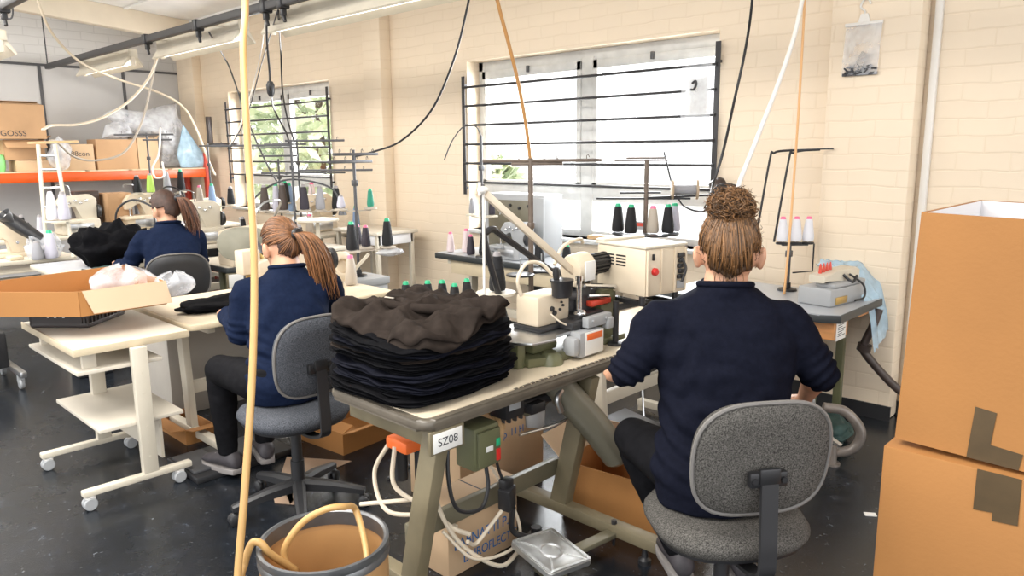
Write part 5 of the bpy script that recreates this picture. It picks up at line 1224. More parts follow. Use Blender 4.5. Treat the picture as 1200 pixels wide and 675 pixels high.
# ------------------------------------------------------------------ second woman's table and what stands on it
sewing_table('sewing_table', 'cream work table with rounded corner in front of the woman with the auburn ponytail', (-4.215, 2.20, 0), PI/2, 1.32, .88, .75, M_top, M_plwood, M_creamlt, th=.03, rad=.05)
carton('storage_carton', 'large greyed carton standing on the floor under the middle table', -5.0, -4.62, 1.74, 2.42, 0, .68, M_cardgrey)
carton('storage_carton', 'small low brown carton beside the trolley under the near end of the middle table', -4.48, -4.1, 1.60, 1.76, 0, .09, M_card, flaps=[('x+', .1, 10), ('y-', .08, 5)])
mb = MB()
def lump(c, sx, sy, sz, seed, m, label, name='garment_heap', cat='garment', rz=0, amp=.25):
    mb = MB(); bmesh.ops.create_icosphere(mb.bm, subdivisions=4, radius=1)
    for v in mb.bm.verts:
        d = v.co.copy(); k = 1+amp*noise.noise(d*2+V((seed, 0, 0)))+amp*.5*noise.noise(d*5+V((0, seed, 0)))+.06*abs(noise.noise(d*9+V((0, 0, seed))))
        p = V((d.x*sx*k, d.y*sy*k, max(0, (d.z*.5+.5))*sz*k if d.z > -.6 else 0)); v.co = V(c)+rotz(rz) @ p
    return single(name, mb, m, label, cat, c, angle=0)
lump((-4.12, 1.90, .752), .17, .28, .06, 3.3, M_garment, 'black garment lying flat on the middle table', rz=.2)
sewing_machine('cream lockstitch machine head in front of the woman with the auburn ponytail', (-4.02, 2.28, .752), PI/2, 'flat', M_cream)
lump((-3.82, 1.98, .752), .07, .12, .16, 8.1, M_goldcloth, 'ochre brown cloth bunched at the needle of the middle machine', 'cloth_bundle', 'cloth', amp=.35)
t = thing('tool_post', 'brass-coloured upright jig with a cream box behind the hanging hose', 'jig', (-4.06, 2.02, .752))
mb = MB(); mb.box(-.03, .03, -.04, .04, 0, .03, .005); mb.box(-.012, .012, -.015, .015, .03, .30, .003); part('post', mb, M_brass, t)
mb = MB(); mb.box(-.05, .05, -.055, .055, .18, .32, .01); part('cream_box', mb, M_cream, t)
mb = MB(); mb.tube([(0, .05, .3), (.02, .09, .25), (.02, .08, .14), (0, .05, .08)], .012, 8, 5); part('hook', mb, M_brass, t)
# thread stand on the right end of that table
S6 = V((-4.42, 3.02, .752))
mb = MB(); mb.box(-4.55, -4.27, 2.90, 3.16, .0, .70, .01); mb.box(-4.56, -4.26, 2.89, 3.17, .70, .752, .006)
single('machine_cabinet', mb, M_greymach, 'grey machine base cabinet behind the shoulder of the woman with the auburn ponytail', 'cabinet', (-4.4, 3.03, 0))
thread_stand('dark thread stand with four cone trays on the grey base right of the auburn ponytail', S6, .88, [(.195, [(.05, -.08), (-.04, .10), (-.17, .12), (.04, .23)], .058), (.48, [(.02, .11), (-.06, -.08)], .045)], [(.85, -.16, .20, PI/2), (.80, -.22, .16, PI/2+.1)], m=M_dark, mt=M_conebeige)
for k, (dx, dy, kind, h, lab) in enumerate(((.05, -.08, 'dark', .20, 'tall black cone with green tip, left on the stand right of the auburn ponytail'), (-.04, .10, 'darkpink', .155, 'short dark purple cone just right of the pole behind the auburn ponytail'), (-.17, .12, 'darkpink', .15, 'short dark cone with pink tip between two tall black ones right of the auburn ponytail'), (.04, .23, 'dark', .20, 'tall black cone with green tip, rightmost on the stand by the pillar'))):
    cone(kind, S6+V((dx, dy, .196)), lab, h, .040 if h > .18 else .034)
cone('green', S6+V((.02, .11, .481)), 'slim teal green cone on the upper tray of the stand by the pillar', .13, .025)
cone('lilac', S6+V((-.06, -.08, .481)), 'lilac spool beside the pole on the upper tray of the stand by the pillar', .09, .03)
cone('beige', (-4.16, 2.78, .752), 'beige cone on the middle table behind the auburn ponytail', .2, .04)
t = thing('white_work_table', 'white-topped table with a shallow drawer against the pillar in the background', 'table', (-6.1, 4.4, 0))
mb = MB(); mb.box(-6.5, -5.75, 4.15, 4.64, .84, .87, .006); part('tabletop', mb, M_white, t, True)
mb = MB(); mb.box(-6.05, -5.78, 4.18, 4.6, .74, .838, .006); part('drawer', mb, M_whitecard, t, True)
for x, y in ((-6.45, 4.19), (-5.80, 4.19), (-6.45, 4.59), (-5.80, 4.59)):
    mb = MB(); mb.box(x-.02, x+.02, y-.02, y+.02, 0, .84, .003); part('leg', mb, M_creamlt, t, True)
bag('plastic_bag', 'rolled white plastic bag hung under the cone trays by the pillar', (-4.36, 3.26, .875), (.14, .2, .06), M_filmw, 6.6, knot=False)

# ------------------------------------------------------------------ small table with the row of green-tipped cones behind the pile
sewing_table('side_table', 'small cream side table behind the garment pile holding green-tipped cones', (-3.16, 2.72, 0), PI/2, .60, .42, .725, M_top, M_plwood, M_creamlt, th=.03)
for k, (x, y, lab) in enumerate(((-3.31, 2.57, 'leftmost of the green-tipped black cones behind the garment pile'), (-3.24, 2.67, 'second from left of the green-tipped black cones behind the garment pile'), (-3.19, 2.735, 'middle one of the green-tipped black cones behind the garment pile'), (-3.12, 2.765, 'fourth from left of the green-tipped black cones behind the garment pile, nearest'), (-3.12, 2.86, 'rightmost of the green-tipped black cones behind the garment pile'))):
    cone('dark', (x, y, .727), lab, .175 if k != 3 else .16, .036)

# ------------------------------------------------------------------ table under the near window
wt = sewing_table('sewing_table', 'dark-edged sewing table under the near window with pink cones at its left end', (-4.03, 4.36, 0), 0, 1.58, .62, .78, M_tablegrey, M_tableteal, M_creamlt, th=.045, rad=.02, motor=True)
mb = MB(); mb.box(-.62, .62, -.27, -.24, .62, .734, .004); part('apron', mb, M_plwood, wt)
t = thing('machine_cabinet', 'grey machine cabinet on the table under the near window', 'cabinet', (-4.2, 4.50, .782), 0)
mb = MB(); mb.box(-.36, .30, -.10, .14, 0, .49, .015); part('case', mb, M_greymach, t)
mb = MB(); mb.box(-.31, .18, -.108, -.10, .05, .44, .004); part('front_plate', mb, M_oliveg, t)
mb = MB(); mb.box(.18, .31, -.115, -.09, .02, .47, .01); part('side_panel', mb, M_greymach, t)
mb = MB()
for k in range(5): mb.lathe([(0, 0), (.012, 0), (.012, .012), (0, .014)], (-.25+.1*k, -.108, .40-.02*(k % 2)), (0, -1, 0), 10)
part('knob', mb, M_black, t)
sewing_machine('dark overlock machine in front of the grey cabinet under the near window', (-4.05, 4.22, .782), 0, 'over', M_greymach, .85)
for x, y, kind, lab, h, r in ((-4.72, 4.15, 'pink', 'pale pink cone with bright pink tip at the left end of the window table', .17, .034), (-4.60, 4.22, 'pink', 'larger pale pink cone, second from the left end of the window table', .20, .038), (-4.45, 4.13, 'darkpink', 'dark purple cone with pink rim at the left of the window table', .17, .034), (-4.38, 4.20, 'darkgrey', 'black cone beside the dark purple one on the window table', .17, .034), (-3.72, 4.15, 'dark', 'black green-tipped cone in front of the grey cabinet by the near window', .16, .04), (-3.48, 4.18, 'dark', 'black green-tipped cone on the right half of the window table', .16, .04)):
    cone(kind, (x, y, .782), lab, h, r)
thread_stand('thin grey thread stand with a hooked top at the left end of the window table', (-4.30, 4.12, .782), .95, [(.33, [(-.16, .04), (.05, .06)], .05)], [], m=M_dark)
cable('wire_hook', 'thin bent wire arcing from the top of the left thread stand at the near window', [(-4.30, 4.12, 1.73), (-4.33, 4.10, 1.80), (-4.42, 4.06, 1.81), (-4.52, 4.02, 1.70), (-4.60, 4.0, 1.55)], .005, M_dark, 'wire')
cone('grey', (-4.46, 4.16, 1.113), 'slim grey spool on the small upper tray left of the near window', .13, .025)
cone('darkpink', (-4.25, 4.18, 1.113), 'slim dark spool with pink tip on the upper tray before the grey cabinet', .15, .026)
t = thing('box_cover', 'cream strip shelf lying on the sill behind the cones at the near window', 'shelf', (-3.3, 4.72, .93))
mb = MB(); mb.box(-.35, .3, -.09, .02, 0, .03, .004); part('board', mb, M_wood, t)
bag('plastic_bag', 'milky plastic bag standing on the sill of the near window', (-3.42, 4.72, .962), (.2, .14, .24), M_filmw, 3.9, knot=False)
mb = MB(); mb.box(-.07, .07, -.05, .05, 0, .13, .004); mb.box(-.071, .071, -.051, .051, .09, .125); o = single('tin_box', mb, [M_greymach], 'small grey box on the sill right of the milky bag', 'box', None); o.location = (-3.17, 4.71, .962)
mb = MB(); mb.box(-.0725, .0725, -.0525, .0525, .095, .12); link('red_band', mb.mesh('red_band', M_redpaint), o)

# big stand with brown top bars in front of the window
thread_stand('tall stand with brown wooden top bars in front of the near window', (-3.20, 3.49, 0), 1.57, [(.86, [(.0, .10), (.02, -.12)], .09)], [(1.555, -.30, .44, .72), (1.535, -.12, .20, .80)], m=M_pipegrey, mt=M_blackmetal, r=.017)
# stand with the reel
t = thing('reel_stand', 'brown post with crossbars and thread reel right of the near window', 'thread stand', (-2.94, 4.38, 0))
mb = MB(); mb.cyl((0, 0, 0), (0, 0, 1.55), .016, seg=10); mb.lathe([(0, 0), (.12, 0), (.11, .015), (.03, .03), (0, .03)]); part('post', mb, M_pipegrey, t)
for z, a, b, y in ((1.545, -.22, .25, .70), (1.56, -.14, .12, .78), (1.285, -.34, .30, .62), (1.325, -.18, .10, .75)):
    d = V((math.cos(y), math.sin(y), 0)); mb = MB(); mb.bar(d*a+V((0, 0, z)), d*b+V((0, 0, z)), .022, .013, .003); part('crossbar', mb, M_pipegrey if z > 1.5 else M_blackmetal, t)
d = V((.72, .55, 0)).normalized(); mb = MB(); mb.bar(V((0, 0, 1.29)), d*.50+V((0, 0, 1.31)), .014, .014); part('reel_arm', mb, M_blackmetal, t)
mb = MB(); mb.cyl(V((0, 0, 1.03)), V((0, 0, 1.045)), .03, seg=10); mb.cyl((0, 0, 1.04), (0, 0, 1.05), .23, seg=30); part('cone_tray', mb, M_blackmetal, t)
o_ = V((-2.94, 4.38, 1.345))+d*.17
t2 = thing('thread_reel', 'pale flanged reel of grey thread on the brown stand by the window', 'reel', o_)
for q in (0, .165): mb = MB(); mb.lathe([(.012, 0), (.066, 0), (.069, .007), (.066, .014), (.012, .014)], d*q, d, 24); part('flange', mb, M_reel, t2)
mb = MB(); mb.lathe([(0, .01), (.034, .01), (.034, .168), (0, .168)], (0, 0, 0), d, 20); part('yarn', mb, M_conegrey, t2)
o3 = o_+d*.26
mb = MB(); mb.lathe([(0, 0), (.045, .005), (.055, .05), (.05, .09), (.03, .11), (0, .11)], o3, (d+V((0, 0, .5))).normalized(), 18); single('rubber_cup', mb, M_pipe, 'dark brown cup behind the reel beside the window frame', 'cup', o3)
for k, (dx, dy, kind, lab, h) in enumerate(((-.16, -.10, 'dark', 'black green-tipped cone, leftmost behind the cream control box', .20), (-.03, -.13, 'dark', 'black green-tipped cone, second behind the cream control box', .20), (.08, -.03, 'beige', 'beige cone between the black ones behind the control box', .19), (.155, .04, 'dark', 'black green-tipped cone, right of the beige one behind the control box', .20), (.13, .16, 'lilacgreen', 'pale cone with green tip beside the curly bun', .20))):
    cone(kind, (-2.94+dx, 4.38+dy, 1.051), lab, h, .042)
sewing_table('work_table', 'cream framed table with motor behind the control box, mostly hidden by the seated woman', (-2.35, 3.46, 0), PI/2, 1.0, .5, .66, M_top, M_plwood, M_creamlt, th=.03, motor=True)

# ------------------------------------------------------------------ right-hand table with covered machine
t = thing('sewing_table', 'grey-topped table with thick black edge and orange wood drawer against the right wall', 'table', (-1.95, 4.3, 0))
poly = [(-2.55, 3.96), (-1.52, 3.92), (-1.43, 3.97), (-1.43, 4.60), (-2.55, 4.64)]
mb = MB(); mb.prism(poly, .705, .748, bev=.004); part('tabletop', mb, M_tableteal, t, True)
mb = MB(); mb.prism([(x*.985-.03, y*.995+.02) for x, y in poly], .745, .751); part('worktop_laminate', mb, M_tablegrey, t, True)
mb = MB(); mb.box(-2.05, -1.475, 4.0, 4.20, .60, .704, .004); part('drawer', mb, M_woodorange, t, True)
mb = MB(); mb.box(-1.4745, -1.472, 4.03, 4.165, .59, .70, .001); nt_ = part('notice_label', mb, M_paper, t, True)
mb = MB()
for k in range(7): mb.box(-1.4722, -1.4712, 4.05, 4.15-.02*(k % 3), .685-.012*k, .689-.012*k)
sub('notice_print', mb, M_ink, nt_, t)
mb = MB(); mb.box(-1.60, -1.455, 4.30, 4.56, .68, .704, .003); part('edge_block', mb, M_woodorange, t, True)
for x, y in ((-1.62, 4.12), (-2.4, 4.1), (-2.4, 4.55), (-1.62, 4.52)):
    mb = MB(); mb.box(x-.022, x+.022, y-.022, y+.022, 0, .70, .004); part('leg', mb, M_olive, t, True)
mb = MB(); mb.tube([(-1.42, 4.52, .70), (-1.44, 4.50, .60), (-1.475, 4.48, .48), (-1.45, 4.48, .42), (-1.30, 4.50, .27), (-1.20, 4.52, .22), (-1.0, 4.55, .21)], .024, 12, 6); mb.lathe([(.03, -.02), (.04, -.02), (.04, .02), (.03, .02)], (-1.472, 4.48, .47), (.2, 0, 1)); single('exhaust_pipe', mb, M_pipe, 'dark bent pipe under the right-hand table by the carton stack', 'pipe', (-1.42, 4.52, .21))
t = thing('sewing_machine', 'low pale grey flatbed machine on the right-hand table', 'sewing machine', (-1.62, 4.32, .752), math.radians(82))
mb = MB(); mb.box(-.19, .19, -.10, .10, .0, .10, .01); mb.box(-.15, .19, -.10, .02, .10, .125, .01); part('base_housing', mb, M_greymach, t)
mb = MB(); mb.prism([(.02, .09), (.19, .09), (.19, .175), (.15, .19), (-.05, .185), (-.19, .17), (-.19, .13), (.0, .135)], -.04, .06, Matrix.Rotation(PI/2, 4, 'X'), .01); part('arm', mb, M_creamlt, t)
mb = MB(); mb.box(-.14, -.02, -.106, -.10, .01, .05, .002); part('brass_plate', mb, M_brass, t)
mb = MB(); mb.tube([(.05, -.07, .16), (.1, -.13, .1), (.1, -.14, .03), (.02, -.13, .02)], .006, 8, 6); mb.tube([(.0, -.06, .16), (.03, -.1, .12), (.08, -.1, .15)], .008, 8, 6); part('hose', mb, M_black, t)
mb = MB()
for k in range(4): mb.lathe([(0, 0), (.010, 0), (.008, .03), (.003, .055), (0, .055)], (-.14+.035*k, .0, .175), (0, 0, 1), 10)
part('tension_post', mb, M_redpaint, t)
bagp = MB()
def sheet(u, v):
    x, y = -1.78+.38*u, 4.46+.19*v
    zz = .94-.20*max(0, u-.55)/.45-.10*(1-v)*u+.03*noise.noise(V((u*5, v*4, 2)))+.018*noise.noise(V((u*12, v*10, 5)))
    if u > .86: zz -= (u-.86)*1.3
    return V((x+.02*noise.noise(V((u*6, v*6, 9))), y-.03*u*(v < .5), zz))
bagp.grid(sheet, 34, 16); o = single('plastic_sheet', bagp, M_filmblue, 'crumpled blue plastic sheet over the far side of the right-hand machine', 'plastic sheet', (-1.6, 4.55, .752), angle=0)
S5 = V((-1.95, 4.47, .752))
bw = thread_stand('black bent-wire thread stand with three white cones on the right-hand table', S5, .29, [(.30, [(-.034, -.033), (.026, .025), (.080, .077)], .037)], [], m=M_dark, mt=M_blackmetal, r=.013)
mb = MB()
for dx, dy in ((-.16, -.13), (-.075, -.055)): mb.tube([S5+V((dx, dy, .30)), S5+V((dx+.045, dy+.045, .80)), S5+V((dx+.06, dy+.06, .835)), S5+V((dx+.10, dy+.10, .85)), S5+V((.10, .12, .855))], .007, 8, 5)
mb.bar(S5+V((-.02, -.0, .855)), S5+V((.16, .17, .86)), .012, .008); mb.tube([S5+V((.11, .10, .29)), S5+V((.11, .10, .12)), S5+V((.02, .02, .11))], .005, 6)
part('wire_frame', mb, M_blackmetal, bw, True)
for dx, dy, lab in ((-.034, -.033, 'white cone at the left of the three on the right-hand stand'), (.026, .025, 'white cone in the middle of the three on the right-hand stand'), (.080, .077, 'white cone at the right of the three on the right-hand stand')):
    cone('white', S5+V((dx, dy, .301)), lab, .155, .034)
mb = MB(); mb.tube([(-1.30, 3.86, .02), (-1.32, 3.84, .30)], .012, 8); t = None
# treadle frame on the floor by the right table
t = thing('treadle_stand', 'worn bent-tube treadle stand on the floor right of the seated woman', 'treadle', (-1.40, 3.80, 0))
mb = MB(); mb.tube([(-1.42, 3.78, .30), (-1.33, 3.84, .28), (-1.26, 3.88, .18), (-1.29, 3.86, .08), (-1.42, 3.78, .05), (-1.6, 3.68, .05)], .026, 12, 6); part('bent_tube', mb, M_pipetreadle, t, True)
mb = MB(); mb.cyl((-1.36, 3.79, 0), (-1.36, 3.79, .10), .024, .018, 12); mb.cyl((-1.36, 3.79, 0), (-1.36, 3.79, .012), .04, seg=14); part('foot', mb, M_pipetreadle, t, True)
mb = MB(); mb.bar((-1.52, 3.86, .17), (-1.34, 3.84, .09), .03, .015); mb.tube([(-1.50, 3.83, .33), (-1.47, 3.84, .15), (-1.38, 3.80, .10)], .012, 8); part('strut', mb, M_steel, t, True)
mb = MB(); mb.bar((-1.56, 3.80, .32), (-1.56, 3.82, .16), .03, .05, .004); part('orange_bar', mb, M_woodorange, t, True)
mb = MB(); mb.lathe([(0, 0), (.03, 0), (.03, .02), (0, .025)], (-1.46, 3.74, .075)); part('yellow_cap', mb, M_yellow, t, True)
lump((-1.55, 4.15, 0), .14, .22, .12, 12.0, M_teal, 'dark cable bundle heaped on the floor at the foot of the right wall', 'cable_heap', 'cable', .5)
mb = MB(); mb.cbox((-1.02, 3.35, .004), (.05, .03, .006), .001, rotz(.6)); single('paper_scrap', mb, M_paper, 'small white paper scrap on the black floor left of the carton stack', 'paper scrap', (-1.02, 3.35, 0))

# ------------------------------------------------------------------ far stations under the orange shelf
sewing_table('sewing_table', 'white bench at the far left edge with a lamp and lilac cones', (-7.75, 1.32, 0), PI/2, 1.45, 1.0, .75, M_white, M_creamlt, M_creamlt, shelf=True, rad=.02)
sewing_machine('cream machine head on the white bench at the far left edge', (-7.62, 1.52, .752), PI/2, 'flat', M_cream, 1.0)
gooseneck('black oval-headed lamp on the white bench at the far left', (-7.25, 1.80, .752), [(-7.25, 1.80, .79), (-7.27, 1.78, .90), (-7.30, 1.70, 1.00), (-7.32, 1.62, 1.07)], (.10, -.5, .5), hr=.06)
mb = MB(); mb.tube([(-7.26, 1.80, .90), (-7.34, 1.66, 1.03), (-7.40, 1.56, 1.13)], [.045, .06, .055], 14, 5); single('lamp_arm_cover', mb, M_black, 'long dark oval lamp cover leaning over the white bench at far left', 'lamp cover', (-7.26, 1.80, .86))
cone('lilacgreen', (-7.17, 1.83, .752), 'lilac cone with green tip at the corner of the far left bench', .24, .05)
cone('grey', (-7.14, 1.72, .752), 'grey cone beside the lilac one on the far left bench', .16, .045)
lump((-7.32, 1.82, .752), .14, .13, .2, 5.5, M_filmw, 'crumpled white film on the corner of the far left bench', 'plastic_film', 'plastic', amp=.3)
mb = MB(); mb.cbox((-7.35, 1.60, .768), (.16, .10, .03), .006); single('wood_block', mb, M_plwood, 'pale wooden block on the far left bench', 'block', (-7.35, 1.6, .753))
# ladder-like cream stand
t = thing('ladder_stand', 'tall cream ladder-shaped thread stand at the left in front of the shelf', 'thread stand', (-7.15, 1.88, .752))
for a, b in (((-7.19, 1.80, .76), (-7.30, 1.86, 1.70)), ((-7.05, 1.96, .76), (-7.24, 1.97, 1.70))):
    mb = MB(); mb.tube([a, b], .016, 8); part('rail', mb, M_creamlt, t, True)
for f in (.45, .62, .78, .90):
    a = V((-7.19, 1.80, .76)).lerp(V((-7.30, 1.86, 1.70)), f); b = V((-7.05, 1.96, .76)).lerp(V((-7.24, 1.97, 1.70)), f)
    mb = MB(); mb.tube([a, b], .009, 8); part('rung', mb, M_steel, t, True)
mb = MB(); mb.bar((-7.36, 1.80, 1.715), (-7.2, 2.14, 1.725), .025, .02); part('top_bar', mb, M_wood, t, True)
mb = MB(); mb.lathe([(0, 0), (.10, 0), (.10, .012), (0, .012)], (-7.14, 1.90, 1.06)); part('cone_tray', mb, M_creamlt, t, True)
cone('whiteplain', (-7.17, 1.87, 1.073), 'white cone at the left on the tray of the ladder-shaped stand', .24, .045)
cone('lilac', (-7.10, 1.94, 1.073), 'lilac cone at the right on the tray of the ladder-shaped stand', .24, .045)

sewing_table('sewing_table', 'grey-white table in front of the far woman with black fabric heaped on it', (-6.62, 2.10, 0), PI/2, 1.0, .62, .75, M_tablegrey, M_creamlt, M_creamlt, motor=True)
lump((-6.42, 2.06, .752), .22, .27, .30, 1.7, M_garment, 'tall heap of black fabric in front of the far woman', amp=.3)
lump((-6.18, 1.93, .60), .10, .2, .16, 2.9, M_teal, 'dark green cloth hanging at the front of the far table', 'hanging_cloth', 'cloth', amp=.3)
mb = MB(); mb.cbox((-6.27, 1.82, .66), (.10, .14, .12), .01); single('control_box', mb, M_cream, 'small cream box under the edge of the far table', 'control box', (-6.27, 1.82, .60))
gooseneck('thin gooseneck lamp arching over the black fabric heap', (-6.75, 2.25, .752), [(-6.75, 2.25, .79), (-6.72, 2.22, 1.12), (-6.62, 2.32, 1.24), (-6.5, 2.44, 1.18), (-6.45, 2.47, 1.10)], (0, 0, -1), M_black, hr=.04)
sewing_table('sewing_table', 'dark-edged table with a small paper sign right of the far woman', (-5.86, 2.905, 0), PI/2, .68, .72, .75, M_white, M_tableteal, M_olive, th=.04, motor=True)
mb = MB(); mb.box(-5.494, -5.489, 2.57, 2.73, .60, .70, .002); o = single('paper_sign', mb, M_paper, 'small paper sign reading SM02 on the front of the dark-edged table', 'sign', (-5.49, 2.65, .60))
lettering('SM02', .06, M_ink, o, frame_m((.0005, 0, .05), (0, 1, 0), (0, 0, 1)))
mb = MB(); mb.box(-5.52, -5.495, 2.56, 2.80, .585, .708, .002); single('sign_board', mb, M_frametan, 'tan board behind the paper sign on the dark-edged table', 'board', (-5.5, 2.68, .585))
# olive seat back and lamp
t = thing('stool_back', 'olive rounded chair back left of the hanging yellow hose', 'chair', (-5.05, 2.50, 0))
mb = MB(); m4 = frame_m((-5.05, 2.50, .98), (.72, .69, 0), (0, 0, 1)); P = []
for k in range(32):
    a = 2*PI*k/32; c_, s_ = math.cos(a), math.sin(a); r = (abs(c_)**2.8+abs(s_)**2.8)**(-1/2.8); P.append((c_*r*.19, s_*r*.12))
mb.prism(P, -.02, .02, m4, .012); part('backrest', mb, M_olivecloth, t, True)
mb = MB(); mb.tube([(-5.05, 2.50, .92), (-5.0, 2.45, .6), (-5.1, 2.5, .45)], .012, 8, 5); part('back_bar', mb, M_black, t, True)
mb = MB(); mb.lathe([(0, 0), (.17, 0), (.19, .02), (.18, .05), (0, .055)], (-5.15, 2.55, .44)); part('seat', mb, M_olivecloth, t, True)
mb = MB(); mb.cyl((-5.15, 2.55, .03), (-5.15, 2.55, .44), .02, seg=10)
for k in range(5): a = k*1.257; mb.bar((-5.15, 2.55, .06), (-5.15+.26*math.cos(a), 2.55+.26*math.sin(a), .03), .04, .03)
part('base', mb, M_black, t, True)
gooseneck('curved steel gooseneck lamp with round black head left of the hanging hose', (-5.55, 2.84, .752), [(-5.55, 2.84, .79), (-5.32, 2.88, 1.12), (-5.02, 2.78, 1.27), (-4.98, 2.62, 1.26), (-4.98, 2.52, 1.12), (-4.92, 2.52, 1.01)], (.25, .1, -.6), M_steel, M_dark, .05)

# row of machines on a long bench at the back
sewing_table('long_bench', 'long pale bench carrying a row of machines below the orange shelf', (-9.35, 3.0, 0), PI/2, 2.9, .75, .75, M_creamlt, M_creamlt, M_creamlt, shelf=True)
for k, (x, y, kd, lab, m, s) in enumerate(((-9.3, 1.75, 'flat', 'grey-white machine, leftmost on the long bench below the shelf', M_creamlt, 1.0), (-9.25, 2.65, 'over', 'pale overlock machine left of the black fabric heap on the long bench', M_creamlt, 1.25), (-9.3, 3.35, 'over', 'cream overlock machine behind the far woman on the long bench', M_cream, 1.2), (-9.3, 4.05, 'flat', 'cream machine at the right end of the long bench', M_cream, 1.1))):
    sewing_machine(lab, (x, y, .752), PI/2, kd, m, s)
for k, (x, y, lab) in enumerate(((-8.2, 2.65, 'overlock machine with pale housing right of the far woman head'), (-7.3, 3.45, 'pale overlock machine between the lamps left of the hanging hose'), (-6.9, 4.0, 'cream overlock machine under the far window'), (-5.75, 2.92, 'cream machine on the dark-edged table with the sign'))):
    pass
sewing_table('sewing_table', 'pale table with overlock machine behind the far woman shoulder', (-7.35, 3.15, 0), PI/2, 1.0, .65, .75, M_white, M_creamlt, M_creamlt, motor=True)
sewing_table('sewing_table', 'pale table under the far window crowded with machines and cones', (-6.95, 4.30, 0), PI/2, .7, .8, .80, M_white, M_creamlt, M_creamlt)
sewing_machine('pale overlock machine between the lamps left of the hanging hose', (-7.25, 3.15, .752), PI/2, 'over', M_creamlt, 1.2)
sewing_machine('cream overlock machine on the pale table under the far window', (-6.95, 4.25, .802), PI/2, 'over', M_cream, 1.15)
sewing_machine('cream lockstitch machine on the dark-edged table with the sign', (-5.92, 2.96, .752), PI/2, 'flat', M_cream, .95)
mb = MB(); mb.box(-5.75, -5.5, 2.62, 2.78, .752, .86, .01); single('cream_box', mb, M_cream, 'small cream box at the left end of the dark-edged table with the sign', 'box', (-5.62, 2.7, .752))

carton('storage_carton', 'tan carton on the long bench below the orange beam, left of the far woman head', -9.66, -9.36, 3.02, 3.28, .752, 1.17, M_cardold)
mb = MB(); mb.box(-9.68, -9.5, 2.72, 2.98, .752, 1.20, .008); mb.box(-9.5, -9.495, 2.74, 2.96, .9, 1.16, .002); single('dark_case', mb, M_pipe, 'dark brown upright case on the long bench beside the tan carton', 'case', (-9.6, 2.85, .752))
for k, (x, y, sx, sy, sz_, m, lab, nm) in enumerate(((-8.15, 2.62, .10, .14, .28, M_dark, 'dark motor block on the floor shelf behind the far woman', 'motor_block'), (-7.15, 2.60, .12, .10, .5, M_teal, 'dark green cabinet under the benches left of the far woman', 'cabinet'), (-7.4, 2.27, .2, .18, .46, M_black, 'black cabinet under the benches by the corner of the white bench', 'cabinet'), (-6.05, 1.72, .10, .12, .42, M_black, 'black pedal housing under the far table', 'pedal_housing'))):
    mb = MB(); mb.box(-sx, sx, -sy, sy, 0, sz_, .015); mb.box(sx-.002, sx+.006, -sy*.7, sy*.7, sz_*.3, sz_*.8, .003); mb.lathe([(0, 0), (.03, 0), (.03, .02), (0, .025)], (sx, 0, sz_*.9), (1, 0, 0), 12); o = single(nm, mb, m, lab, 'machine part', None); o.location = (x, y, 0)
for k, (x, y, z_, h, kind, lab) in enumerate(((-9.15, 1.45, .752, .22, 'darkgrey', 'dark cone on the long bench behind the ladder-shaped stand'), (-9.1, 1.58, .752, .2, 'beige', 'beige cone on the long bench left of the leftmost machine'), (-9.08, 3.72, .752, .24, 'whiteplain', 'white cone on the long bench behind the gooseneck lamp'), (-7.08, 2.92, .752, .2, 'grey', 'grey cone at the front of the pale overlock table'), (-7.12, 3.52, .752, .24, 'darkgrey', 'black cone at the right of the pale overlock table'), (-6.68, 4.56, .802, .26, 'blue', 'blue cone at the back of the table under the far window'), (-6.1, 3.55, .752, .22, 'brown', 'brown cone at the front of the table with the round tray'), (-6.72, 3.86, .752, .24, 'whiteplain', 'white cone behind the big brown cones before the far window'))):
    cone(kind, (x, y, z_+.001), lab, h, .042)
mb = MB(); mb.lathe([(0, 0), (.09, 0), (.10, .01), (.10, .05), (.07, .06), (.05, .055), (.045, .03), (0, .03)], (0, 0, 0), (1, 0, .2), 24); o = single('fan_housing', mb, M_cream, 'round cream fan housing beside the auburn ponytail', 'fan housing', None); o.location = (-4.30, 2.78, .86)
mb = MB(); mb.bar((-4.32, 2.78, .752), (-4.32, 2.78, .86), .05, .05); mb.bar((-4.34, 2.85, .752), (-4.26, 3.0, .93), .02, .02); single('fan_bracket', mb, M_creamlt, 'cream bracket carrying the round fan housing on the middle table', 'bracket', (-4.32, 2.78, .752))

# stands with cones behind the far woman and left of the hose
def stand_with(label, loc, h, zt, cones_, arms, rz=0, mt=None):
    thread_stand(label, loc, h, [(zt, [(c[0], c[1]) for c in cones_], .055)], arms, rz, M_dark, mt=mt)
    for dx, dy, kind, hh_, lab in cones_: cone(kind, V(loc)+V((dx, dy, zt+.001)), lab, hh_, .045)
stand_with('dark thread stand with lime and black cones right of the far woman head', (-9.10, 3.42, .752), 1.10, .42, [(-.10, -.12, 'darkgrey', .2, 'black cone left of the lime one on the back stand'), (.03, -.02, 'lime', .22, 'lime green cone on the back stand below the shelf'), (.10, .14, 'grey', .24, 'grey cone right of the lime one on the back stand'), (.06, .32, 'dark', .26, 'big black cone at the right of the back stand below the shelf')], [(1.08, -.35, .30, .9), (1.02, -.05, .3, .7)])
stand_with('slim thread stand with beige and blue cones at the orange beam right end', (-9.05, 4.10, .752), .98, .24, [(-.06, -.12, 'beige', .24, 'beige cone in front of the right end of the orange beam'), (.06, -.02, 'blue', .26, 'pale blue cone next to the beige one below the orange beam'), (.13, .18, 'darkgrey', .22, 'dark cone between the two blue ones below the orange beam')], [(.95, -.1, .35, .8)])
stand_with('short thread stand with lilac and blue cones just left of the hanging hose', (-7.30, 4.05, .802), .75, .20, [(.0, -.05, 'lilacgreen', .30, 'lilac cone just left of the hanging hose'), (.08, .06, 'blue', .30, 'blue cone just left of the hanging hose')], [(.78, -.2, .2, .8)])
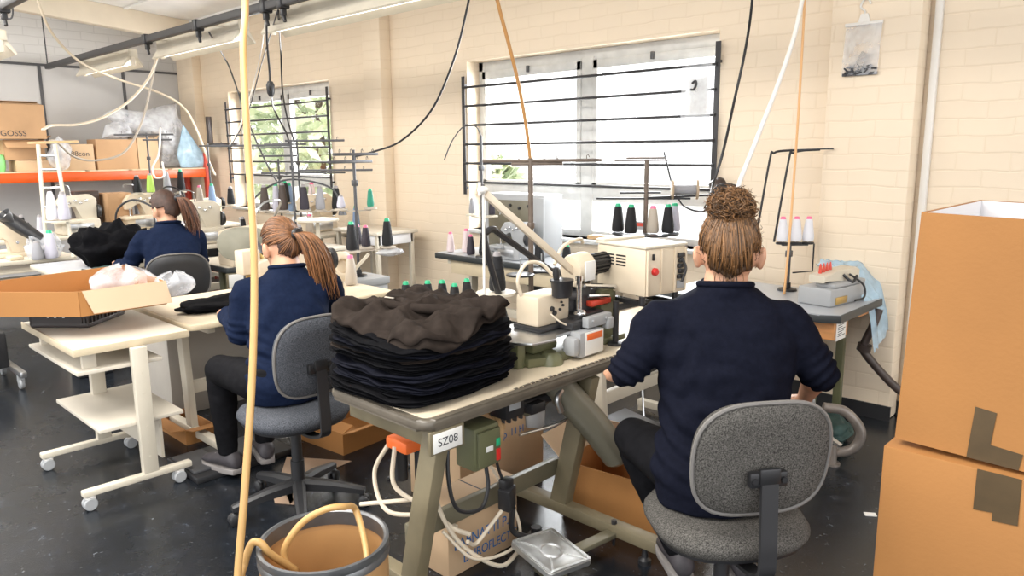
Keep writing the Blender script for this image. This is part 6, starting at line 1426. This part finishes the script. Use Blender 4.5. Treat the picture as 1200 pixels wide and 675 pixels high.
stand_with('tall thread stand with long flat arms in front of the far window', (-6.35, 3.66, .752), .98, .33, [(-.22, -.18, 'brown', .24, 'big brown cone, leftmost before the far window'), (-.10, -.06, 'brown', .26, 'big dark brown cone beside the pole before the far window'), (.04, .08, 'purple', .24, 'dark purple cone right of the pole before the far window'), (.12, .20, 'grey', .22, 'grey cone before the far window'), (.18, .34, 'darkgrey', .22, 'black cone at the right of the stand before the far window')], [(.93, -.75, .0, .72), (.97, -.05, .50, .72), (.70, .05, .75, .72)], mt=M_conebeige)
stand_with('second thread stand with a black cone at the left of the far window', (-7.25, 4.25, .802), .95, .30, [(.05, -.2, 'dark', .22, 'black cone hanging high at the left of the far window'), (.16, .05, 'pink', .2, 'pale pink cone low before the far window')], [(.60, -.4, .5, .75), (.9, -.35, .1, .75)])
for k, (x, y, z_, kind, h, lab) in enumerate(((-8.95, 2.05, .752, 'darkgrey', .26, 'tall dark cone on the long bench right of the ladder-shaped stand'), (-9.1, 2.25, .752, 'lilac', .24, 'lilac cone on the long bench beside the tall dark cone'), (-6.7, 3.05, .0, 'grey', .1, ''), (-6.75, 4.05, .802, 'beige', .2, 'beige cone standing on the table under the far window'), (-5.62, 3.17, .752, 'beige', .2, 'beige cone at the right end of the dark-edged table with the sign'))):
    if lab: cone(kind, (x, y, z_), lab, h, .042)
gooseneck('black gooseneck lamp on the bench right of the far woman head', (-9.02, 3.62, .752), [(-9.02, 3.62, .79), (-8.8, 3.40, 1.12), (-8.42, 3.32, 1.26), (-8.32, 3.44, 1.2), (-8.28, 3.48, .98)], (0, 0, -1), M_blackmetal, M_greymach, .06)
gooseneck('wide dark hoop-shaped lamp arm in front of the far window', (-6.75, 3.52, .752), [(-6.75, 3.52, .79), (-6.72, 3.42, 1.14), (-6.45, 3.62, 1.36), (-6.1, 3.86, 1.31), (-6.0, 3.95, 1.14)], (0, 0, -1), M_dark, M_dark, .04)
mb = MB(); mb.lathe([(0, 0), (.2, 0), (.2, .015), (0, .015)], (-6.2, 3.80, .985)); mb.cyl((-6.2, 3.8, .753), (-6.2, 3.8, .985), .02, seg=10); single('cone_table', mb, M_creamlt, 'round pale cone tray on a post before the far window', 'stand', (-6.2, 3.8, .753))
sewing_table('sewing_table', 'pale machine table before the far window under the big brown cones', (-6.40, 3.62, 0), PI/2, .72, .9, .75, M_white, M_creamlt, M_creamlt)
# the bare electrical board and bracket on the wall by the far corner
mb = MB(); mb.box(-10.2, -10.14, 4.62, 4.68, 1.75, 2.10, .004); mb.box(-10.2, -9.4, 4.62, 4.68, 1.70, 1.745, .004); mb.box(-10.2, -10.14, 4.66, 4.80, 1.71, 1.74); single('wall_bracket', mb, M_pipe, 'dark angle bracket on the brick wall between the corner and the far window', 'bracket', (-10.17, 4.8, 1.7))
t = thing('castor_frame', 'grey steel castor frame under the bench at the far left', 'frame', (-6.25, 1.02, 0))
for y in (.9, 1.25):
    mb = MB(); mb.box(-6.6, -5.9, y-.02, y+.02, .10, .14, .004)
    part('rail', mb, M_steel, t, True)
    for x in (-6.5, -6.0):
        mb = MB(); mb.lathe([(0, 0), (.035, 0), (.04, .01), (.035, .03), (0, .03)], (x, y-.015, .041), (0, 1, 0), 14); mb.box(x-.02, x+.02, y-.02, y+.02, .05, .1); part('castor', mb, M_greymach, t, True)
mb = MB(); mb.box(-6.45, -6.1, .92, 1.22, .14, .40, .02); part('motor_block', mb, M_black, t, True)

# ------------------------------------------------------------------ floor clutter by the middle chair
def flat(label, pts, th=.005, m=None, name='cardboard_sheet'):
    mb = MB(); c_ = sum((V((x, y, 0)) for x, y in pts), V())/len(pts); mb.prism([(x-c_.x, y-c_.y) for x, y in pts], .001, th)
    return tag(link(name, mb.mesh(name, m or M_floorcard)), label, 'cardboard').__setattr__('location', c_)
flat('flattened cardboard sheet on the floor under the chair with the five-star base', [(-3.535, 1.900), (-3.229, 2.106), (-3.204, 1.883), (-3.019, 1.623), (-3.326, 1.743)])
flat('smaller flattened cardboard piece in front of the five-star chair base', [(-3.175, 1.622), (-3.091, 1.738), (-3.004, 1.637), (-3.087, 1.583)])
carton('storage_carton', 'low brown carton on the floor between the auburn-haired woman and the near table', -3.78, -3.35, 2.10, 2.55, 0, .12, M_card, .1, flaps=[('x+', .1, 20), ('y-', .08, 160)])
t = thing('treadle_plate', 'black machine treadle under the feet of the woman with the auburn ponytail', 'pedal', (-3.75, 1.68, 0))
mb = MB(); mb.box(-3.92, -3.55, 1.42, 1.95, .0, .035, .006); part('base', mb, M_black, t, True)
for y in (1.50, 1.78):
    mb = MB(); mb.box(-3.88, -3.60, y-.07, y+.09, .036, .05, .004); part('tread', mb, M_dark, t, True)
t = thing('filter_unit', 'small air filter with orange cap and black bowls under the near table', 'air filter', (-2.28, 1.66, 0))
mb = MB(); mb.cyl((-2.28, 1.66, .42), (-2.28, 1.66, .55), .03, seg=14); mb.cyl((-2.22, 1.72, .42), (-2.22, 1.72, .55), .03, seg=14); part('bowl', mb.shift(.03, .03, -.07), M_black, t, True)
mb = MB(); mb.box(-2.32, -2.19, 1.62, 1.76, .55, .60, .012); part('orange_cap', mb.shift(.03, .03, -.07), M_orlabel, t, True)
mb = MB(); mb.cyl((-2.30, 1.70, .60), (-2.30, 1.70, .79), .008, seg=8); part('mount', mb.shift(.03, .03, -.07), M_steel, t, True)
mb = MB()
mb.tube([(-2.26, 1.62, .57), (-2.24, 1.60, .42), (-2.1, 1.66, .35), (-1.98, 1.66, .32), (-1.95, 1.72, .28)], .009, 8, 8)
mb.tube([(-2.34, 1.66, .56), (-2.4, 1.62, .42), (-2.3, 1.6, .30), (-2.15, 1.68, .3), (-2.0, 1.7, .3)], .009, 8, 8)
mb.tube([(-2.42, 1.56, .30), (-2.2, 1.66, .36), (-2.1, 1.66, .42)], .009, 8, 6)
part('tube', mb.shift(.03, .03, -.07), M_tubecream, t, True)
mb = MB(); mb.lathe([(0, 0), (.05, 0), (.055, .08), (.03, .17), (0, .18)], (-2.35, 2.58, .30), (0, 0, 1)); single('dark_bag', mb, M_greymach, 'dark grey pouch hanging under the far end of the near table', 'pouch', (-2.35, 2.58, .30))
mb = MB(); mb.cyl((-1.93, 2.13, .0), (-1.93, 2.13, .06), .04, .035, 12); mb.cyl((-1.93, 2.13, .06), (-1.93, 2.13, .09), .022, seg=8); single('black_knob', mb, M_black, 'black rubber levelling knob on the floor left of the silver pedal', 'knob', (-1.93, 2.13, 0))
lump((-1.66, 2.585, TZ+.002), .06, .075, .075, 4.4, M_garment, 'black cloth held at the edge of the near table by the woman with the bun', 'cloth_piece', 'cloth', amp=.3)

# ------------------------------------------------------------------ things hanging on the wall and window
t = thing('hanging_bag', 'clear plastic pouch with dark bits on a white hanger high on the right wall', 'bag', (-1.66, WY-.155, 2.02))
mb = MB(); yb = WY-.156
mb.grid(lambda u, v: V((-1.765+.20*u+.01*(v-.5), yb-.012-.016*math.sin(u*PI)*math.sin(v*PI)-.006*noise.noise(V((u*8, v*8, 1))), 2.03+.28*v)), 14, 16); part('pouch', mb, M_film, t, True, angle=0)
mb = MB(); mb.box(-1.77, -1.56, yb-.008, yb+.004, 2.305, 2.325, .003); mb.prism([(-1.70, 2.32), (-1.63, 2.32), (-1.645, 2.37), (-1.685, 2.37)], -.003, .003, Matrix.Translation((0, yb, 0)) @ Matrix.Rotation(PI/2, 4, 'X')); mb.tube([(-1.665, yb, 2.37), (-1.665, yb, 2.385), (-1.69, yb, 2.41), (-1.675, yb, 2.445), (-1.65, yb, 2.445), (-1.635, yb, 2.42)], .006, 8, 5); part('hanger', mb, M_tubewhite, t, True)
mb = MB()
for k in range(22): x = -1.75+.17*rnd.random(); mb.cbox((x, yb-.012, 2.04+.045*rnd.random()), (.03, .008, .012), .002, euler(rnd.uniform(-1, 1), rnd.uniform(-1, 1), 0))
mb.box(-1.765, -1.57, yb-.012, yb-.004, 2.028, 2.045); part('dark_contents', mb, M_ink, t, True)
mb = MB(); mb.cbox((-1.66, yb-.014, 2.11), (.05, .006, .09), .001, euler(0, .5, 0)); part('paper_slip', mb, M_conebeige, t, True)
t = thing('hanging_bag', 'small clear bag holding white paper hung on the right end of the window bars', 'bag', (-2.78, WY-.07, 1.86))
mb = MB(); mb.grid(lambda u, v: V((-2.90+.23*u, WY-.075-.02*math.sin(u*PI)*math.sin(v*PI)+.006*noise.noise(V((u*7, v*7, 5))), 1.82+.37*v+.02*(u-.5))), 12, 12); part('pouch', mb, M_filmw, t, True, angle=0)
mb = MB(); mb.cbox((-2.785, WY-.066, 1.98), (.17, .004, .26), .001); part('paper', mb, M_paper, t, True)
mb = MB(); mb.tube([(-2.80, WY-.102, 2.06), (-2.775, WY-.102, 2.075), (-2.77, WY-.102, 2.05), (-2.785, WY-.102, 2.02), (-2.81, WY-.102, 2.02)], .008, 6, 5); part('black_logo', mb, M_ink, t, True)

# ------------------------------------------------------------------ hoses and cables
C_ = cable
C_('cable', 'black cable looping from the ceiling to the thread stand by the pillar', [(-3.862, 3.624, 2.746), (-3.895, 3.602, 2.503), (-4.036, 3.603, 2.210), (-4.340, 3.656, 1.908), (-4.716, 3.664, 1.699), (-5.030, 3.622, 1.616), (-5.228, 3.562, 1.576)], .008, M_black, top=True)
C_('air_hose', 'orange-brown hose dropping from the ceiling to the wooden-topped stand by the near window', [(-3.200, 3.183, 2.602), (-3.200, 3.221, 2.446), (-3.200, 3.310, 2.218), (-3.200, 3.388, 2.003), (-3.200, 3.454, 1.753), (-3.200, 3.492, 1.535)], .011, M_hosebrown, 'hose', top=True)
C_('cable', 'black cable dropping past the right edge of the near window', [(-2.195, 4.318, 2.755), (-2.167, 4.264, 2.439), (-2.138, 4.152, 2.166), (-2.149, 4.068, 1.878), (-2.109, 3.898, 1.614), (-2.126, 3.837, 1.441), (-2.078, 3.728, 1.381), (-2.055, 3.758, 1.418), (-2.002, 3.811, 1.422), (-1.961, 3.842, 1.389), (-1.957, 3.823, 1.298)], .008, M_black, top=True)
C_('rope', 'white rope hanging down to the bun from the top of the view', [(-1.625, 3.727, 2.437), (-1.622, 3.699, 2.316), (-1.607, 3.595, 2.128), (-1.611, 3.466, 1.914), (-1.650, 3.367, 1.673), (-1.687, 3.276, 1.454), (-1.694, 3.235, 1.322)], .0105, M_tubewhite, 'rope', top=True)
C_('air_line', 'thin orange air line hanging down to the right-hand table', [(-1.900, 4.358, 2.575), (-1.900, 4.369, 2.348), (-1.900, 4.372, 1.926), (-1.900, 4.364, 1.487), (-1.900, 4.348, 1.086), (-1.900, 4.322, 0.754)], .0075, M_orangeline, 'hose', top=True)
t = thing('hanging_cable', 'black cable with an inline plug hanging from the rail before the far window', 'cable', (-6.4, 3.6, 1.7))
mb = MB(); mb.tube([(-5.441, 3.000, 2.684), (-5.552, 3.050, 2.453), (-5.634, 3.100, 2.240), (-5.677, 3.120, 2.093), (-6.666, 3.695, 2.004), (-6.474, 3.688, 1.802), (-6.36, 3.65, 1.70)], .0085, 8, 8); part('cable', mb, M_black, t, True, 0)
mb = MB(); q = V((-5.672, 3.120, 2.125)); mb.lathe([(0, .05), (.02, .05), (.034, .02), (.03, -.04), (.014, -.07), (0, -.07)], q, (0, 0, 1), 12); part('plug', mb, M_black, t, True)
C_('cable', 'black cable dropping straight from the rail to the tall stand before the far window', [(-5.269, 3.000, 2.649), (-6.881, 3.919, 2.586), (-6.732, 3.826, 2.210), (-6.570, 3.768, 1.924), (-6.407, 3.731, 1.716)], .008, M_black)
C_('cable', 'dark cable running slanted from the rail past the left side of the far window', [(-6.420, 3.000, 2.618), (-7.974, 3.865, 2.630), (-7.904, 3.895, 2.486), (-7.371, 3.740, 2.076), (-6.872, 3.578, 1.770), (-6.463, 3.479, 1.493), (-6.298, 3.464, 1.365)], .008, M_dark)
C_('cable', 'thin white cable hanging slanted from the rail clamps to the left of the hose', [(-5.443, 3.000, 2.672), (-7.115, 3.838, 2.600), (-7.041, 3.661, 2.180), (-6.988, 3.487, 1.852), (-7.038, 3.394, 1.675)], .006, M_tubewhite)
C_('cable', 'dark cable crossing the far window from lower left to the rail', [(-5.282, 3.000, 2.639), (-7.005, 3.758, 2.424), (-7.035, 3.629, 2.033), (-7.177, 3.578, 1.817), (-7.328, 3.532, 1.653)], .006, M_dark)
C_('air_tube', 'cream tube sweeping from the upper left corner down to the right end of the shelf', [(-9.045, 2.443, 3.326), (-8.982, 2.449, 3.113), (-9.079, 2.570, 2.846), (-9.278, 2.878, 2.595), (-9.493, 3.342, 2.456), (-9.486, 3.743, 2.340), (-9.466, 4.007, 2.189), (-9.426, 4.127, 1.955), (-9.143, 4.145, 1.508), (-8.875, 4.084, 1.359)], .013, M_tubecream, 'tube', top=True)
C_('air_tube', 'cream tube drooping from the rail to the ladder-shaped stand at left', [(-8.482, 3.370, 2.618), (-8.522, 3.278, 2.404), (-8.422, 3.029, 2.160), (-8.274, 2.700, 1.974), (-8.112, 2.413, 1.897), (-7.931, 2.159, 1.880), (-7.763, 2.028, 1.836)], .013, M_tubecream, 'tube')
C_('air_tube', 'grey-cream tube looping low in front of the shelf cartons', [(-8.699, 3.446, 2.625), (-8.707, 3.356, 2.304), (-8.625, 3.204, 1.953), (-8.504, 2.958, 1.637), (-8.383, 2.630, 1.554), (-8.212, 2.382, 1.599), (-8.005, 2.192, 1.735), (-7.937, 2.119, 1.741)], .011, M_conebeige, 'tube')
C_('air_tube', 'white looped tube hanging over the orange beam in the middle', [(-8.995, 3.541, 1.904), (-8.765, 3.407, 1.616), (-8.691, 3.300, 1.468), (-8.552, 3.265, 1.360), (-8.487, 3.332, 1.378), (-8.623, 3.380, 1.523)], .011, M_tubewhite, 'tube')
C_('cable', 'thin black lead from the wooden top bar down to the reel by the near window', [(-2.907, 4.537, 1.599), (-2.872, 4.541, 1.483), (-2.838, 4.547, 1.378), (-2.717, 4.489, 1.245), (-2.517, 4.392, 1.215), (-2.431, 4.346, 1.266)], .006, M_black)
C_('cable', 'grey cable crossing on the floor behind the near table', [(-2.905, 2.103, 0.010), (-2.949, 2.274, 0.010), (-2.701, 2.293, 0.010), (-2.688, 2.516, 0.010), (-2.674, 2.758, 0.010)], .007, M_dark)
C_('hook_rod', 'thin bent hook hanging from the rail at the top left corner', [(-8.702, 2.144, 3.077), (-8.683, 2.122, 2.916), (-8.728, 2.075, 2.901), (-8.724, 2.070, 2.869)], .008, M_dark, 'hook', top=True)
